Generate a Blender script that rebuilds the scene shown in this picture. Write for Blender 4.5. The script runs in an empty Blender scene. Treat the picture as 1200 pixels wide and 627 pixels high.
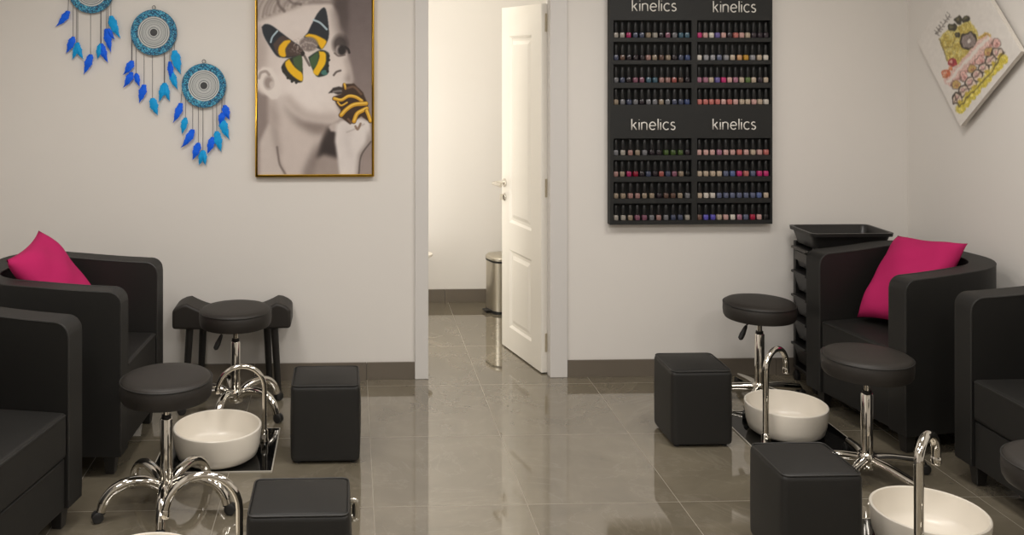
import bpy, bmesh, math, random
import numpy as np
from mathutils import Vector, Matrix

random.seed(7)
PI = math.pi
R = math.radians
SC = bpy.context.scene
COL = SC.collection

# ------------------------------------------------------------------ camera
F, H, PX, PY, YAW = 1130.0, 1.75, 451.0, 64.0, 0.0353
CS, SN = math.cos(YAW), math.sin(YAW)
D = 5.20                       # back wall of the salon
XL, XR, YF = -1.95, 3.06, -1.6 # side walls, wall behind the camera
HC = 2.75                      # ceiling height

cam = bpy.data.cameras.new('camera')
cam_o = bpy.data.objects.new('camera', cam)
COL.objects.link(cam_o)
cam_o.location = (0, 0, H)
cam_o.rotation_euler = (PI / 2, 0, -YAW)
cam.sensor_fit = 'HORIZONTAL'
cam.sensor_width = 36
cam.lens = 36 * F / 1200
cam.shift_x = (600 - PX) / 1200
cam.shift_y = -(313.5 - PY) / 1200
cam.clip_start = 0.05
SC.camera = cam_o

def P(px, py, z=0.0):
    """the point of the horizontal plane z seen at that place of the photograph"""
    d = (H - z) * F / (py - PY)
    l = (px - PX) / F * d
    return (l * CS + d * SN, d * CS - l * SN)

def WB(px, py, Y=D):
    """x, z on a plane parallel to the back wall"""
    t = (px - PX) / F
    d = Y / (CS - t * SN)
    return (d * t * CS + d * SN, H - (py - PY) / F * d)

def proj(p):
    d = p[0] * SN + p[1] * CS
    l = p[0] * CS - p[1] * SN
    return (PX + F * l / d, PY + F * (H - p[2]) / d)

# ------------------------------------------------------------------ materials
def lin(c):
    return tuple(((v / 255) / 12.92 if v / 255 <= .04045 else ((v / 255 + .055) / 1.055) ** 2.4) for v in c)

def mat(name, rgb, rough=.5, metal=0.0, spec=.5, bump=None, vary=None, coat=0.0, sheen=0.0):
    m = bpy.data.materials.new(name)
    m.use_nodes = True
    nt = m.node_tree
    b = nt.nodes['Principled BSDF']
    c = lin(rgb)
    b.inputs['Base Color'].default_value = (*c, 1)
    b.inputs['Roughness'].default_value = rough
    b.inputs['Metallic'].default_value = metal
    b.inputs['Specular IOR Level'].default_value = spec
    b.inputs['Coat Weight'].default_value = coat
    b.inputs['Sheen Weight'].default_value = sheen
    tc = nt.nodes.new('ShaderNodeTexCoord')
    if vary:
        sc, amt = vary
        n = nt.nodes.new('ShaderNodeTexNoise'); n.inputs['Scale'].default_value = sc
        n.inputs['Detail'].default_value = 4
        nt.links.new(tc.outputs['Object'], n.inputs['Vector'])
        mx = nt.nodes.new('ShaderNodeMix'); mx.data_type = 'RGBA'
        mx.inputs['A'].default_value = (*[v * (1 - amt) for v in c], 1)
        mx.inputs['B'].default_value = (*[min(1, v * (1 + amt)) for v in c], 1)
        nt.links.new(n.outputs['Fac'], mx.inputs['Factor'])
        nt.links.new(mx.outputs['Result'], b.inputs['Base Color'])
    if bump:
        sc, st, dist = bump
        n2 = nt.nodes.new('ShaderNodeTexNoise'); n2.inputs['Scale'].default_value = sc
        n2.inputs['Detail'].default_value = 3
        nt.links.new(tc.outputs['Object'], n2.inputs['Vector'])
        bp = nt.nodes.new('ShaderNodeBump'); bp.inputs['Strength'].default_value = st
        bp.inputs['Distance'].default_value = dist
        nt.links.new(n2.outputs['Fac'], bp.inputs['Height'])
        nt.links.new(bp.outputs['Normal'], b.inputs['Normal'])
    return m

M = {}
M['wall'] = mat('wall_paint', (221, 217, 211), .85, bump=(160, .12, .002), vary=(1.2, .012))
M['casing'] = mat('casing_paint', (210, 207, 203), .4, vary=(3, .01))
M['door'] = mat('door_paint', (232, 228, 219), .35, vary=(3, .01))
M['ceil'] = mat('ceiling_paint', (225, 222, 216), .9, vary=(1, .01))
M['leather'] = mat('black_leatherette', (27, 26, 24), .55, spec=.4, bump=(420, .3, .0012), vary=(6, .06))
M['leather_top'] = mat('black_stool_vinyl', (37, 33, 29), .54, spec=.45, bump=(500, .25, .001), vary=(6, .05))
M['foot_wood'] = mat('black_stained_wood', (30, 28, 26), .45, bump=(60, .15, .001))
M['seam'] = mat('black_piping', (30, 29, 27), .5, bump=(300, .2, .001))
M['chrome'] = mat('chrome', (218, 214, 206), .07, 1.0, bump=(30, .02, .001))
M['steel'] = mat('brushed_steel', (190, 186, 176), .24, 1.0, bump=(90, .05, .001))
M['bin_steel'] = mat('bin_steel', (206, 200, 186), .38, 1.0, bump=(90, .05, .001))
M['brass'] = mat('satin_nickel', (196, 186, 164), .45, .6, vary=(60, .06))
M['rubber'] = mat('black_rubber', (28, 27, 26), .5, bump=(150, .1, .001))
M['plastic'] = mat('black_plastic', (30, 29, 28), .38, bump=(140, .08, .001))
M['plastic_grey'] = mat('dark_grey_plastic', (66, 63, 59), .4, bump=(140, .08, .001))
M['ceramic'] = mat('white_ceramic', (228, 221, 208), .3, vary=(9, .02))
M['panel'] = mat('black_glass', (10, 10, 10), .06, spec=.5, bump=(6, .02, .001))
M['panel_edge'] = mat('panel_edge_strip', (176, 170, 158), .4, vary=(20, .05))
M['pink'] = mat('magenta_cotton', (174, 37, 92), .9, spec=.15, bump=(350, .35, .0015), vary=(12, .05))
M['board'] = mat('charcoal_board', (24, 25, 24), .62, bump=(220, .06, .001))
M['slot'] = mat('charcoal_board_recess', (22, 23, 22), .7, bump=(220, .06, .001))
M['letter'] = mat('pale_lettering', (222, 219, 212), .5, vary=(40, .02))
M['cap'] = mat('black_cap', (27, 27, 27), .45, spec=.35, bump=(200, .03, .0005))
M['gold'] = mat('gold_frame', (204, 160, 56), .32, 1.0, bump=(90, .06, .001))
M['canvas_side'] = mat('white_canvas_side', (214, 208, 198), .8, bump=(400, .1, .001))
M['cord'] = mat('grey_cord', (96, 96, 100), .8, bump=(300, .1, .001))

def tile_material():
    m = bpy.data.materials.new('polished_grey_tile'); m.use_nodes = True
    nt = m.node_tree; N = nt.nodes; L = nt.links
    b = N['Principled BSDF']
    tc = N.new('ShaderNodeTexCoord')
    sp = N.new('ShaderNodeSeparateXYZ'); L.new(tc.outputs['Object'], sp.inputs[0])
    def math_(op, a, bb=None, c=None):
        n = N.new('ShaderNodeMath'); n.operation = op
        for i, v in enumerate((a, bb, c)):
            if v is None: continue
            if isinstance(v, (int, float)): n.inputs[i].default_value = v
            else: L.new(v, n.inputs[i])
        return n.outputs[0]
    TX, TY, OX, OY, G = .598, .68, .088, 4.41, .0016
    ux = math_('DIVIDE', math_('SUBTRACT', sp.outputs[0], OX), TX)
    uy = math_('DIVIDE', math_('SUBTRACT', sp.outputs[1], OY), TY)
    def line(u, t):
        f = math_('FRACT', u)
        e = math_('MINIMUM', f, math_('SUBTRACT', 1.0, f))
        return math_('LESS_THAN', math_('MULTIPLY', e, t), G)
    grout = math_('MAXIMUM', line(ux, TX), line(uy, TY))
    # one random value for each tile
    cb = N.new('ShaderNodeCombineXYZ'); L.new(math_('FLOOR', ux), cb.inputs[0]); L.new(math_('FLOOR', uy), cb.inputs[1])
    wn = N.new('ShaderNodeTexWhiteNoise'); wn.noise_dimensions = '3D'; L.new(cb.outputs[0], wn.inputs['Vector'])
    off = N.new('ShaderNodeVectorMath'); off.operation = 'MULTIPLY_ADD'
    L.new(wn.outputs['Color'], off.inputs[0]); off.inputs[1].default_value = (9, 9, 9); L.new(tc.outputs['Object'], off.inputs[2])
    n1 = N.new('ShaderNodeTexNoise'); n1.inputs['Scale'].default_value = 2.6; n1.inputs['Detail'].default_value = 7
    n1.inputs['Roughness'].default_value = .62; n1.inputs['Distortion'].default_value = .9
    L.new(off.outputs[0], n1.inputs['Vector'])
    cr = N.new('ShaderNodeValToRGB'); L.new(n1.outputs['Fac'], cr.inputs[0])
    cr.color_ramp.elements[0].position = .3; cr.color_ramp.elements[0].color = (*lin((101, 94, 80)), 1)
    cr.color_ramp.elements[1].position = .72; cr.color_ramp.elements[1].color = (*lin((122, 114, 98)), 1)
    # pale veins
    n2 = N.new('ShaderNodeTexNoise'); n2.inputs['Scale'].default_value = 1.7; n2.inputs['Detail'].default_value = 8
    n2.inputs['Roughness'].default_value = .6; n2.inputs['Distortion'].default_value = 2.2
    L.new(off.outputs[0], n2.inputs['Vector'])
    vein = math_('SUBTRACT', 1.0, math_('MULTIPLY', math_('ABSOLUTE', math_('SUBTRACT', n2.outputs['Fac'], .5)), 60.0))
    vein = math_('MULTIPLY', math_('MAXIMUM', vein, 0.0), .2)
    m1 = N.new('ShaderNodeMix'); m1.data_type = 'RGBA'; L.new(vein, m1.inputs['Factor'])
    L.new(cr.outputs[0], m1.inputs['A']); m1.inputs['B'].default_value = (*lin((150, 142, 128)), 1)
    m2 = N.new('ShaderNodeMix'); m2.data_type = 'RGBA'; L.new(grout, m2.inputs['Factor'])
    L.new(m1.outputs['Result'], m2.inputs['A']); m2.inputs['B'].default_value = (*lin((140, 132, 118)), 1)
    L.new(m2.outputs['Result'], b.inputs['Base Color'])
    rg = math_('MULTIPLY_ADD', grout, .4, .025)
    rg = math_('MULTIPLY_ADD', n1.outputs['Fac'], .03, rg)
    L.new(rg, b.inputs['Roughness'])
    b.inputs['IOR'].default_value = 2.45
    return m
M['tile'] = tile_material()
M['skirting'] = mat('grey_tile_skirting', (106, 98, 87), .3, vary=(4, .12), bump=(30, .05, .001))

def paint_material(name, rough=.6, spec=.3):
    m = bpy.data.materials.new(name); m.use_nodes = True
    nt = m.node_tree
    a = nt.nodes.new('ShaderNodeVertexColor'); a.layer_name = 'paint'
    b = nt.nodes['Principled BSDF']
    nt.links.new(a.outputs['Color'], b.inputs['Base Color'])
    b.inputs['Roughness'].default_value = rough
    b.inputs['Specular IOR Level'].default_value = spec
    return m

def web_material():
    """threads wound in circles, greyish white with a dark eye; a function of the distance from the middle"""
    m = bpy.data.materials.new('wound_thread'); m.use_nodes = True
    nt = m.node_tree; N = nt.nodes; L = nt.links
    b = N['Principled BSDF']; b.inputs['Roughness'].default_value = .8
    tc = N.new('ShaderNodeTexCoord')
    ln = N.new('ShaderNodeVectorMath'); ln.operation = 'LENGTH'; L.new(tc.outputs['Object'], ln.inputs[0])
    ns = N.new('ShaderNodeTexNoise'); ns.inputs['Scale'].default_value = 40; L.new(tc.outputs['Object'], ns.inputs['Vector'])
    ad = N.new('ShaderNodeMath'); ad.operation = 'MULTIPLY_ADD'; L.new(ns.outputs['Fac'], ad.inputs[0]); ad.inputs[1].default_value = .004; L.new(ln.outputs['Value'], ad.inputs[2])
    n1 = N.new('ShaderNodeTexNoise'); n1.noise_dimensions = '1D'; n1.inputs['Scale'].default_value = 190; n1.inputs['Detail'].default_value = 3
    L.new(ad.outputs[0], n1.inputs['W'])
    cr = N.new('ShaderNodeValToRGB'); L.new(n1.outputs['Fac'], cr.inputs[0])
    cr.color_ramp.elements[0].position = .38; cr.color_ramp.elements[0].color = (*lin((116, 123, 125)), 1)
    cr.color_ramp.elements[1].position = .6; cr.color_ramp.elements[1].color = (*lin((206, 208, 206)), 1)
    L.new(cr.outputs[0], b.inputs['Base Color'])
    bp = N.new('ShaderNodeBump'); bp.inputs['Strength'].default_value = .4; bp.inputs['Distance'].default_value = .002
    L.new(n1.outputs['Fac'], bp.inputs['Height']); L.new(bp.outputs['Normal'], b.inputs['Normal'])
    return m
M['web'] = web_material()
M['web_eye'] = mat('dark_bead', (58, 60, 62), .5, bump=(200, .1, .001))

def glitter_material():
    m = bpy.data.materials.new('turquoise_glitter'); m.use_nodes = True
    nt = m.node_tree; N = nt.nodes; L = nt.links
    b = N['Principled BSDF']; b.inputs['Roughness'].default_value = .35
    tc = N.new('ShaderNodeTexCoord')
    v = N.new('ShaderNodeTexVoronoi'); v.inputs['Scale'].default_value = 210; L.new(tc.outputs['Object'], v.inputs['Vector'])
    sp = N.new('ShaderNodeSeparateColor'); L.new(v.outputs['Color'], sp.inputs[0])
    cr = N.new('ShaderNodeValToRGB'); L.new(sp.outputs[0], cr.inputs[0])
    e = cr.color_ramp.elements
    e[0].position = 0; e[0].color = (*lin((22, 62, 92)), 1)
    e[1].position = 1; e[1].color = (*lin((196, 232, 238)), 1)
    for p, c in ((.3, (30, 104, 146)), (.6, (52, 146, 182)), (.85, (96, 184, 208))):
        k = e.new(p); k.color = (*lin(c), 1)
    cr.color_ramp.interpolation = 'CONSTANT'
    L.new(cr.outputs[0], b.inputs['Base Color'])
    bp = N.new('ShaderNodeBump'); bp.inputs['Strength'].default_value = .6; bp.inputs['Distance'].default_value = .001
    L.new(sp.outputs[1], bp.inputs['Height']); L.new(bp.outputs['Normal'], b.inputs['Normal'])
    return m
M['glitter'] = glitter_material()
M['feather_blue'] = mat('royal_blue_feather', (20, 98, 236), .6, spec=.2, bump=(500, .3, .001), vary=(30, .25))
M['feather_teal'] = mat('turquoise_feather', (20, 156, 222), .6, spec=.2, bump=(500, .3, .001), vary=(30, .25))

# ------------------------------------------------------------------ mesh helpers
def obj(name, bm, m, parent=None, smooth=True, bevel=0, seg=3, angle=35, sub=0, loc=None, auto=True):
    bmesh.ops.recalc_face_normals(bm, faces=bm.faces)
    me = bpy.data.meshes.new(name)
    bm.to_mesh(me); bm.free()
    ms = m if isinstance(m, (list, tuple)) else [m]
    for x in ms: me.materials.append(x)
    o = bpy.data.objects.new(name, me)
    COL.objects.link(o)
    if smooth:
        for p in me.polygons: p.use_smooth = True
    if bevel:
        bv = o.modifiers.new('edge', 'BEVEL'); bv.width = bevel; bv.segments = seg
        bv.limit_method = 'ANGLE'; bv.angle_limit = R(angle); bv.harden_normals = False
    if sub:
        s = o.modifiers.new('smooth', 'SUBSURF'); s.levels = sub; s.render_levels = sub
    if smooth and auto and not sub:
        if bevel:
            w = o.modifiers.new('normals', 'WEIGHTED_NORMAL'); w.keep_sharp = True
        else:
            me.set_sharp_from_angle(angle=R(40))
    if parent: o.parent = parent
    if loc: o.location = loc
    return o

def thing(name, label, cat, loc=(0, 0, 0), rz=0.0, group=None):
    o = bpy.data.objects.new(name, None)
    o.empty_display_size = .1
    COL.objects.link(o)
    o.location = loc; o.rotation_euler = (0, 0, rz)
    tag(o, label, cat, group)
    return o

def tag(o, label, cat, group=None):
    o['label'] = label; o['category'] = cat
    if group: o['group'] = group
    return o

def struct(o):
    o['kind'] = 'structure'
    return o

def copy_tree(o, parent=None):
    c = o.copy(); COL.objects.link(c); c.parent = parent
    for ch in list(o.children): copy_tree(ch, c)
    return c

def box(bm, x0, x1, y0, y1, z0, z1, mi=0):
    v = [bm.verts.new(p) for p in ((x0, y0, z0), (x1, y0, z0), (x1, y1, z0), (x0, y1, z0), (x0, y0, z1), (x1, y0, z1), (x1, y1, z1), (x0, y1, z1))]
    for f in ((0, 3, 2, 1), (4, 5, 6, 7), (0, 1, 5, 4), (1, 2, 6, 5), (2, 3, 7, 6), (3, 0, 4, 7)):
        bm.faces.new([v[i] for i in f]).material_index = mi
    return bm

def nbox(*a): return box(bmesh.new(), *a)

def prism(bm, pts, axis, a, b):
    """outline pts in the two other axes, extruded along axis from a to b"""
    def mk(p, t):
        return {'x': (t, p[0], p[1]), 'y': (p[0], t, p[1]), 'z': (p[0], p[1], t)}[axis]
    v0 = [bm.verts.new(mk(p, a)) for p in pts]
    v1 = [bm.verts.new(mk(p, b)) for p in pts]
    n = len(pts)
    bm.faces.new(v0[::-1]); bm.faces.new(v1)
    for i in range(n):
        bm.faces.new((v0[i], v0[(i + 1) % n], v1[(i + 1) % n], v1[i]))
    return bm

def lathe(bm, prof, n=48, c=(0, 0, 0)):
    rings = []
    for r, z in prof:
        if r < 1e-6: rings.append([bm.verts.new((c[0], c[1], c[2] + z))])
        else: rings.append([bm.verts.new((c[0] + r * math.cos(2 * PI * i / n), c[1] + r * math.sin(2 * PI * i / n), c[2] + z)) for i in range(n)])
    for a, b in zip(rings, rings[1:]):
        if len(a) == 1 and len(b) == 1: continue
        if len(a) == 1:
            for i in range(n): bm.faces.new((a[0], b[i], b[(i + 1) % n]))
        elif len(b) == 1:
            for i in range(n): bm.faces.new((a[i], a[(i + 1) % n], b[0]))
        else:
            for i in range(n): bm.faces.new((a[i], a[(i + 1) % n], b[(i + 1) % n], b[i]))
    return bm

def spline(pts, k=6):
    """Catmull-Rom through the points"""
    pts = [Vector(p) for p in pts]
    q = [2 * pts[0] - pts[1]] + pts + [2 * pts[-1] - pts[-2]]
    out = []
    for i in range(1, len(q) - 2):
        for j in range(k):
            t = j / k
            a, b, c, d = q[i - 1], q[i], q[i + 1], q[i + 2]
            out.append(.5 * ((2 * b) + (c - a) * t + (2 * a - 5 * b + 4 * c - d) * t * t + (3 * b - 3 * c + d - a) * t ** 3))
    out.append(pts[-1])
    return out

def tube(bm, pts, r, n=14, caps=True, flat=1.0):
    pts = [Vector(p) for p in pts]
    rr = r if isinstance(r, (list, tuple)) else [r] * len(pts)
    rings = []
    up = None
    for i, p in enumerate(pts):
        t = (pts[min(i + 1, len(pts) - 1)] - pts[max(i - 1, 0)]).normalized()
        if up is None:
            up = Vector((0, 0, 1)) if abs(t.z) < .9 else Vector((1, 0, 0))
        u = (up - t * up.dot(t)).normalized(); w = t.cross(u)
        up = u
        rings.append([bm.verts.new(p + u * math.cos(2 * PI * k / n) * rr[i] * flat + w * math.sin(2 * PI * k / n) * rr[i]) for k in range(n)])
    for a, b in zip(rings, rings[1:]):
        for k in range(n): bm.faces.new((a[k], a[(k + 1) % n], b[(k + 1) % n], b[k]))
    if caps:
        bm.faces.new(rings[0][::-1]); bm.faces.new(rings[-1])
    return bm

def rot_bm(bm, ang, axis='Z', c=(0, 0, 0)):
    bmesh.ops.rotate(bm, verts=bm.verts, cent=c, matrix=Matrix.Rotation(ang, 3, axis))
    return bm

# ------------------------------------------------------------------ the room
OX0, OX1, OH = WB(501, 300)[0], WB(645, 300)[0], 2.075    # door opening
RX0, RX1, RY = OX0 - .95, OX1 + .55, 6.80                 # washroom behind
T = .075                                                   # wall thickness at the door

bm = bmesh.new(); box(bm, XL - .1, XR + .1, YF - .1, RY + .1, -.08, 0)
struct(obj('floor', bm, M['tile'], smooth=False))
bm = bmesh.new(); box(bm, XL - .1, XR + .1, YF - .1, RY + .1, HC, HC + .08)
struct(obj('ceiling', bm, M['ceil'], smooth=False))
bm = bmesh.new()
prism(bm, [(XL, 0), (OX0, 0), (OX0, OH), (OX1, OH), (OX1, 0), (XR, 0), (XR, HC), (XL, HC)], 'y', D, D + T)
struct(obj('wall_back', bm, M['wall'], smooth=False))
struct(obj('wall_left', nbox(XL - .1, XL, YF - .1, D + T, 0, HC), M['wall'], smooth=False))
struct(obj('wall_right', nbox(XR, XR + .1, YF - .1, D + T, 0, HC), M['wall'], smooth=False))
struct(obj('wall_front', nbox(XL, XR, YF - .1, YF, 0, HC), M['wall'], smooth=False))
struct(obj('wall_washroom_back', nbox(RX0 - .1, RX1 + .1, RY, RY + .1, 0, HC), M['wall'], smooth=False))
struct(obj('wall_washroom_left', nbox(RX0 - .1, RX0, D + T, RY, 0, HC), M['wall'], smooth=False))
struct(obj('wall_washroom_right', nbox(RX1, RX1 + .1, D + T, RY, 0, HC), M['wall'], smooth=False))

CL0 = WB(486, 300)[0]; CR1 = WB(664.5, 300)[0]            # outer edges of the casing
def casing_profile(x0, x1):
    return nbox(x0, x1, D - .016, D + .02, 0, OH + .08)
o = struct(obj('trim_1', casing_profile(CL0, OX0 + .004), M['casing'], bevel=.004)); o['label'] = 'pale door casing beside the poster'
o = struct(obj('trim_2', casing_profile(OX1 - .004, CR1), M['casing'], bevel=.004)); o['label'] = 'pale door casing on the hinge side'
o = struct(obj('trim_3', nbox(OX0 + .004, OX1 - .004, D - .016, D + .02, OH, OH + .08), M['casing'], bevel=.004)); o['label'] = 'pale door casing over the opening'
# jamb linings with door stops
struct(obj('trim_4', nbox(OX0, OX0 + .006, D + .02, D + T + .01, 0, OH), M['casing'], smooth=False))
struct(obj('trim_5', nbox(OX1 - .006, OX1, D + .02, D + T + .01, 0, OH), M['casing'], smooth=False))

def skirting(name, x0, x1, y0, y1, along='x', joints=()):
    bm = bmesh.new()
    z0, z1 = 0, .092
    cuts = [x0 if along == 'x' else y0, *joints, x1 if along == 'x' else y1]
    for a, b in zip(cuts, cuts[1:]):
        if along == 'x': box(bm, a + .001, b - .001, y0, y1, z0, z1)
        else: box(bm, x0, x1, a + .001, b - .001, z0, z1)
    return struct(obj(name, bm, M['skirting'], bevel=.001, seg=1))
jx = WB(429.5, 430)[0]
skirting('baseboard_back_poster_side', XL, CL0, D - .011, D, 'x', (jx - 1.2, jx - .6, jx))
skirting('baseboard_back_display_side', CR1, XR, D - .011, D, 'x', (CR1 + .55, CR1 + 1.15))
skirting('baseboard_left', XL, XL + .011, YF, D - .012, 'y', (.4, 1.6, 2.8, 4.0))
skirting('baseboard_right', XR - .011, XR, YF, D - .012, 'y', (.4, 1.6, 2.8, 4.0))
skirting('baseboard_washroom', RX0, RX1, RY - .011, RY, 'x', (RX0 + .6, RX0 + 1.2))

# ---- the door leaf, open into the washroom
LT = .042
fx, fy = P(588.3, 404.6)
gx, gy = P(634.5, 438.5)
leaf_dir = math.atan2(fy - gy, fx - gx)
LW = math.hypot(fx - gx, fy - gy)
hx, hy = gx + LT * math.sin(leaf_dir), gy - LT * math.cos(leaf_dir)
# local: x from hinge to free edge, y thickness (visible face at y=+LT side, see below), z up
# rotating +x to leaf_dir puts local +y on the side that faces the salon's left
def leaf_mesh():
    bm = bmesh.new()
    z0, z1 = .008, 2.03
    xs = [0, LW * .24, LW * .80, LW]
    zs = [z0, .14, .60, .76, 1.86, z1]
    panels = {(1, 1), (1, 3)}
    for side, yy, sgn in ((0, LT, 1), (1, 0, -1)):
        for i in range(3):
            for j in range(5):
                a, b, c, d_ = xs[i], xs[i + 1], zs[j], zs[j + 1]
                if (i, j) in panels:
                    ring = [(a, c), (b, c), (b, d_), (a, d_)]
                    def inset(k): return [(a + k, c + k), (b - k, c + k), (b - k, d_ - k), (a + k, d_ - k)]
                    loops = [(ring, 0), (inset(.014), -.010), (inset(.030), -.010), (inset(.052), -.002)]
                    prev = None
                    for pts, off in loops:
                        vs = [bm.verts.new((p[0], yy + sgn * off, p[1])) for p in pts]
                        if prev:
                            for k in range(4): bm.faces.new((prev[k], prev[(k + 1) % 4], vs[(k + 1) % 4], vs[k]))
                        prev = vs
                    bm.faces.new(prev)
                else:
                    bm.faces.new([bm.verts.new((p[0], yy, p[1])) for p in ((a, c), (b, c), (b, d_), (a, d_))])
    for pts in (((0, 0), (0, LT)), ((LW, 0), (LW, LT))):
        (xa, ya), (xb, yb) = pts
        bm.faces.new([bm.verts.new(p) for p in ((xa, ya, z0), (xb, yb, z0), (xb, yb, z1), (xa, ya, z1))])
    for z in (z0, z1):
        bm.faces.new([bm.verts.new(p) for p in ((0, 0, z), (LW, 0, z), (LW, LT, z), (0, LT, z))])
    bmesh.ops.remove_doubles(bm, verts=bm.verts, dist=.0004)
    return bm
door = struct(obj('door_1', leaf_mesh(), M['door'], smooth=False))
door.location = (hx, hy, 0)
door.rotation_euler = (0, 0, leaf_dir)
door['label'] = 'white panelled door standing open into the washroom'
ysgn = 1
# lever handle and thumb turn near the free edge, on the face towards the salon
def rose(bm, x, y, z, r, depth):
    b2 = bmesh.new(); lathe(b2, [(0, 0), (r, 0), (r, depth * .7), (r * .85, depth), (0, depth)], 24)
    bmesh.ops.rotate(b2, verts=b2.verts, cent=(0, 0, 0), matrix=Matrix.Rotation(-PI / 2, 3, 'X'))
    bmesh.ops.translate(b2, verts=b2.verts, vec=(x, y, z))
    me = bpy.data.meshes.new('t'); b2.to_mesh(me); b2.free(); bm.from_mesh(me); bpy.data.meshes.remove(me)
bm = bmesh.new(); rose(bm, LW - .045, LT, .985, .026, .010)
tube(bm, spline([(LW - .045, LT + .008, .985), (LW - .045, LT + .060, .985), (LW - .050, LT + .076, .985), (LW - .10, LT + .078, .985), (LW - .155, LT + .074, .983)], 5), .0105, 12)
h = obj('door_handle', bm, M['chrome'], door)
bm = bmesh.new(); rose(bm, LW - .045, LT, .90, .024, .010)
box(bm, LW - .05, LW - .04, LT + .01, LT + .034, .882, .918)
obj('thumb_turn', bm, M['chrome'], door, bevel=.002)
bm = bmesh.new(); rose(bm, LW - .045, LT, .985, .026, .010)
tube(bm, spline([(LW - .045, LT + .008, .985), (LW - .045, LT + .060, .985), (LW - .050, LT + .076, .985), (LW - .10, LT + .078, .985), (LW - .155, LT + .074, .983)], 5), .0105, 12)
bmesh.ops.scale(bm, verts=bm.verts, vec=(1, -1, 1)); bmesh.ops.translate(bm, verts=bm.verts, vec=(0, LT, 0))
obj('door_handle', bm, M['chrome'], door)
for zc in (WB(642, 405)[1], WB(642, 222)[1], WB(642, 26)[1]):
    bm = bmesh.new()
    lathe(bm, [(0, -.05), (.0075, -.05), (.0085, -.046), (.0085, -.018), (.007, -.0165), (.0085, -.015), (.0085, .015), (.007, .0165), (.0085, .018), (.0085, .046), (.0075, .05), (0, .05)], 16, (-.006, LT * .45 - .028, zc))
    box(bm, -.003, .0, -.004, LT * .5, zc - .05, zc + .05)
    obj('hinge', bm, M['brass'], door)

# ------------------------------------------------------------------ tub armchairs
CW = .68                     # outer width
def chair_path(off, CD):
    """plan of the U at a distance off inside the outer line; front at -y"""
    Rr = .235 - off
    hw = CW / 2 - off; yb = CD / 2 - off; yf = -CD / 2
    ts = [0, .004, .010, .018, .028, .040, .054, .07]
    L = yb - Rr - yf
    ts += [.07 + (L - .07) * i / 4 for i in range(1, 5)]
    pts = [(-hw, yf + t) for t in ts]
    pts += [(-hw + Rr - Rr * math.cos(a), yb - Rr + Rr * math.sin(a)) for a in [PI / 2 * i / 9 for i in range(1, 10)]]
    m = [(-x, y) for x, y in pts[::-1]]
    return pts + m
def chair_top(y, CD):
    k = max(0, min(1, (y + CD / 2) / CD))
    z = .772 + .036 * (k * k * (3 - 2 * k))
    t = y + CD / 2; r = .052
    if t < r: z -= r - math.sqrt(max(0, r * r - (r - t) ** 2))
    return z
def chair_shell(CD):
    bm = bmesh.new()
    po, pi = chair_path(0, CD), chair_path(.105, CD)
    secs = []
    for (xo, yo), (xi, yi) in zip(po, pi):
        zt = chair_top(yo, CD)
        secs.append([bm.verts.new(p) for p in ((xo, yo, .09), (xo * 1.004, yo, zt), (xi, yi, zt - .004), (xi, yi, .09))])
    for a, b in zip(secs, secs[1:]):
        for k in range(4): bm.faces.new((a[k], a[(k + 1) % 4], b[(k + 1) % 4], b[k]))
    bm.faces.new(secs[0]); bm.faces.new(secs[-1][::-1])
    return bm
def make_armchair(CD):
    t = thing('tub_armchair', '', 'armchair')
    sh = obj('shell', chair_shell(CD), M['leather'], t, bevel=.014, seg=3, angle=48)
    # welts along the outer and inner upper edges, down the front of both arms
    for off, inset in ((0, .004), (.105, -.004)):
        pts = chair_path(off, CD)
        line = [Vector((x * (1 - inset / .34), y + (.003 if y < -CD / 2 + .05 else 0), chair_top(y, CD) - .005)) for x, y in pts]
        line = [Vector((line[0].x, line[0].y, .12))] + line + [Vector((line[-1].x, line[-1].y, .12))]
        obj('piping', tube(bmesh.new(), line, .0042, 6), M['seam'], sh)
    iw = CW / 2 - .108
    bm = bmesh.new(); box(bm, -iw, iw, -CD / 2 + .012, CD / 2 - .12, .09, .275)
    obj('front_panel', bm, M['leather'], t, bevel=.008, seg=2)
    bm = bmesh.new(); box(bm, -iw, iw, -CD / 2 + .004, CD / 2 - .12, .278, .445)
    bmesh.ops.subdivide_edges(bm, edges=bm.edges, cuts=5, use_grid_fill=True)
    for v in bm.verts:
        if v.co.z > .44:
            u = v.co.x / iw; w = (v.co.y + .04) / (CD / 2 - .03)
            v.co.z += .016 * max(0, 1 - u * u) * max(0, 1 - w * w)
    c = obj('seat_cushion', bm, M['leather'], t, bevel=.016, seg=3, angle=50)
    y0 = -CD / 2 + .006
    bm = bmesh.new(); tube(bm, [(-iw + .012, y0, .436), (iw - .012, y0, .436)], .004, 8)
    obj('piping', bm, M['seam'], c)
    for sx in (-1, 1):
        for sy in (-1, 1):
            x, y = sx * (CW / 2 - .065), sy * (CD / 2 - (.06 if sy < 0 else .12))
            bm = bmesh.new()
            v = [bm.verts.new((x + a * w, y + b * w, z)) for z, w in ((0, .018), (.095, .028)) for a, b in ((-1, -1), (1, -1), (1, 1), (-1, 1))]
            for f in ((3, 2, 1, 0), (4, 5, 6, 7), (0, 1, 5, 4), (1, 2, 6, 5), (2, 3, 7, 6), (3, 0, 4, 7)): bm.faces.new([v[i] for i in f])
            obj('leg', bm, M['foot_wood'], t, bevel=.003, seg=2)
    t['depth'] = CD
    return t
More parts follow.
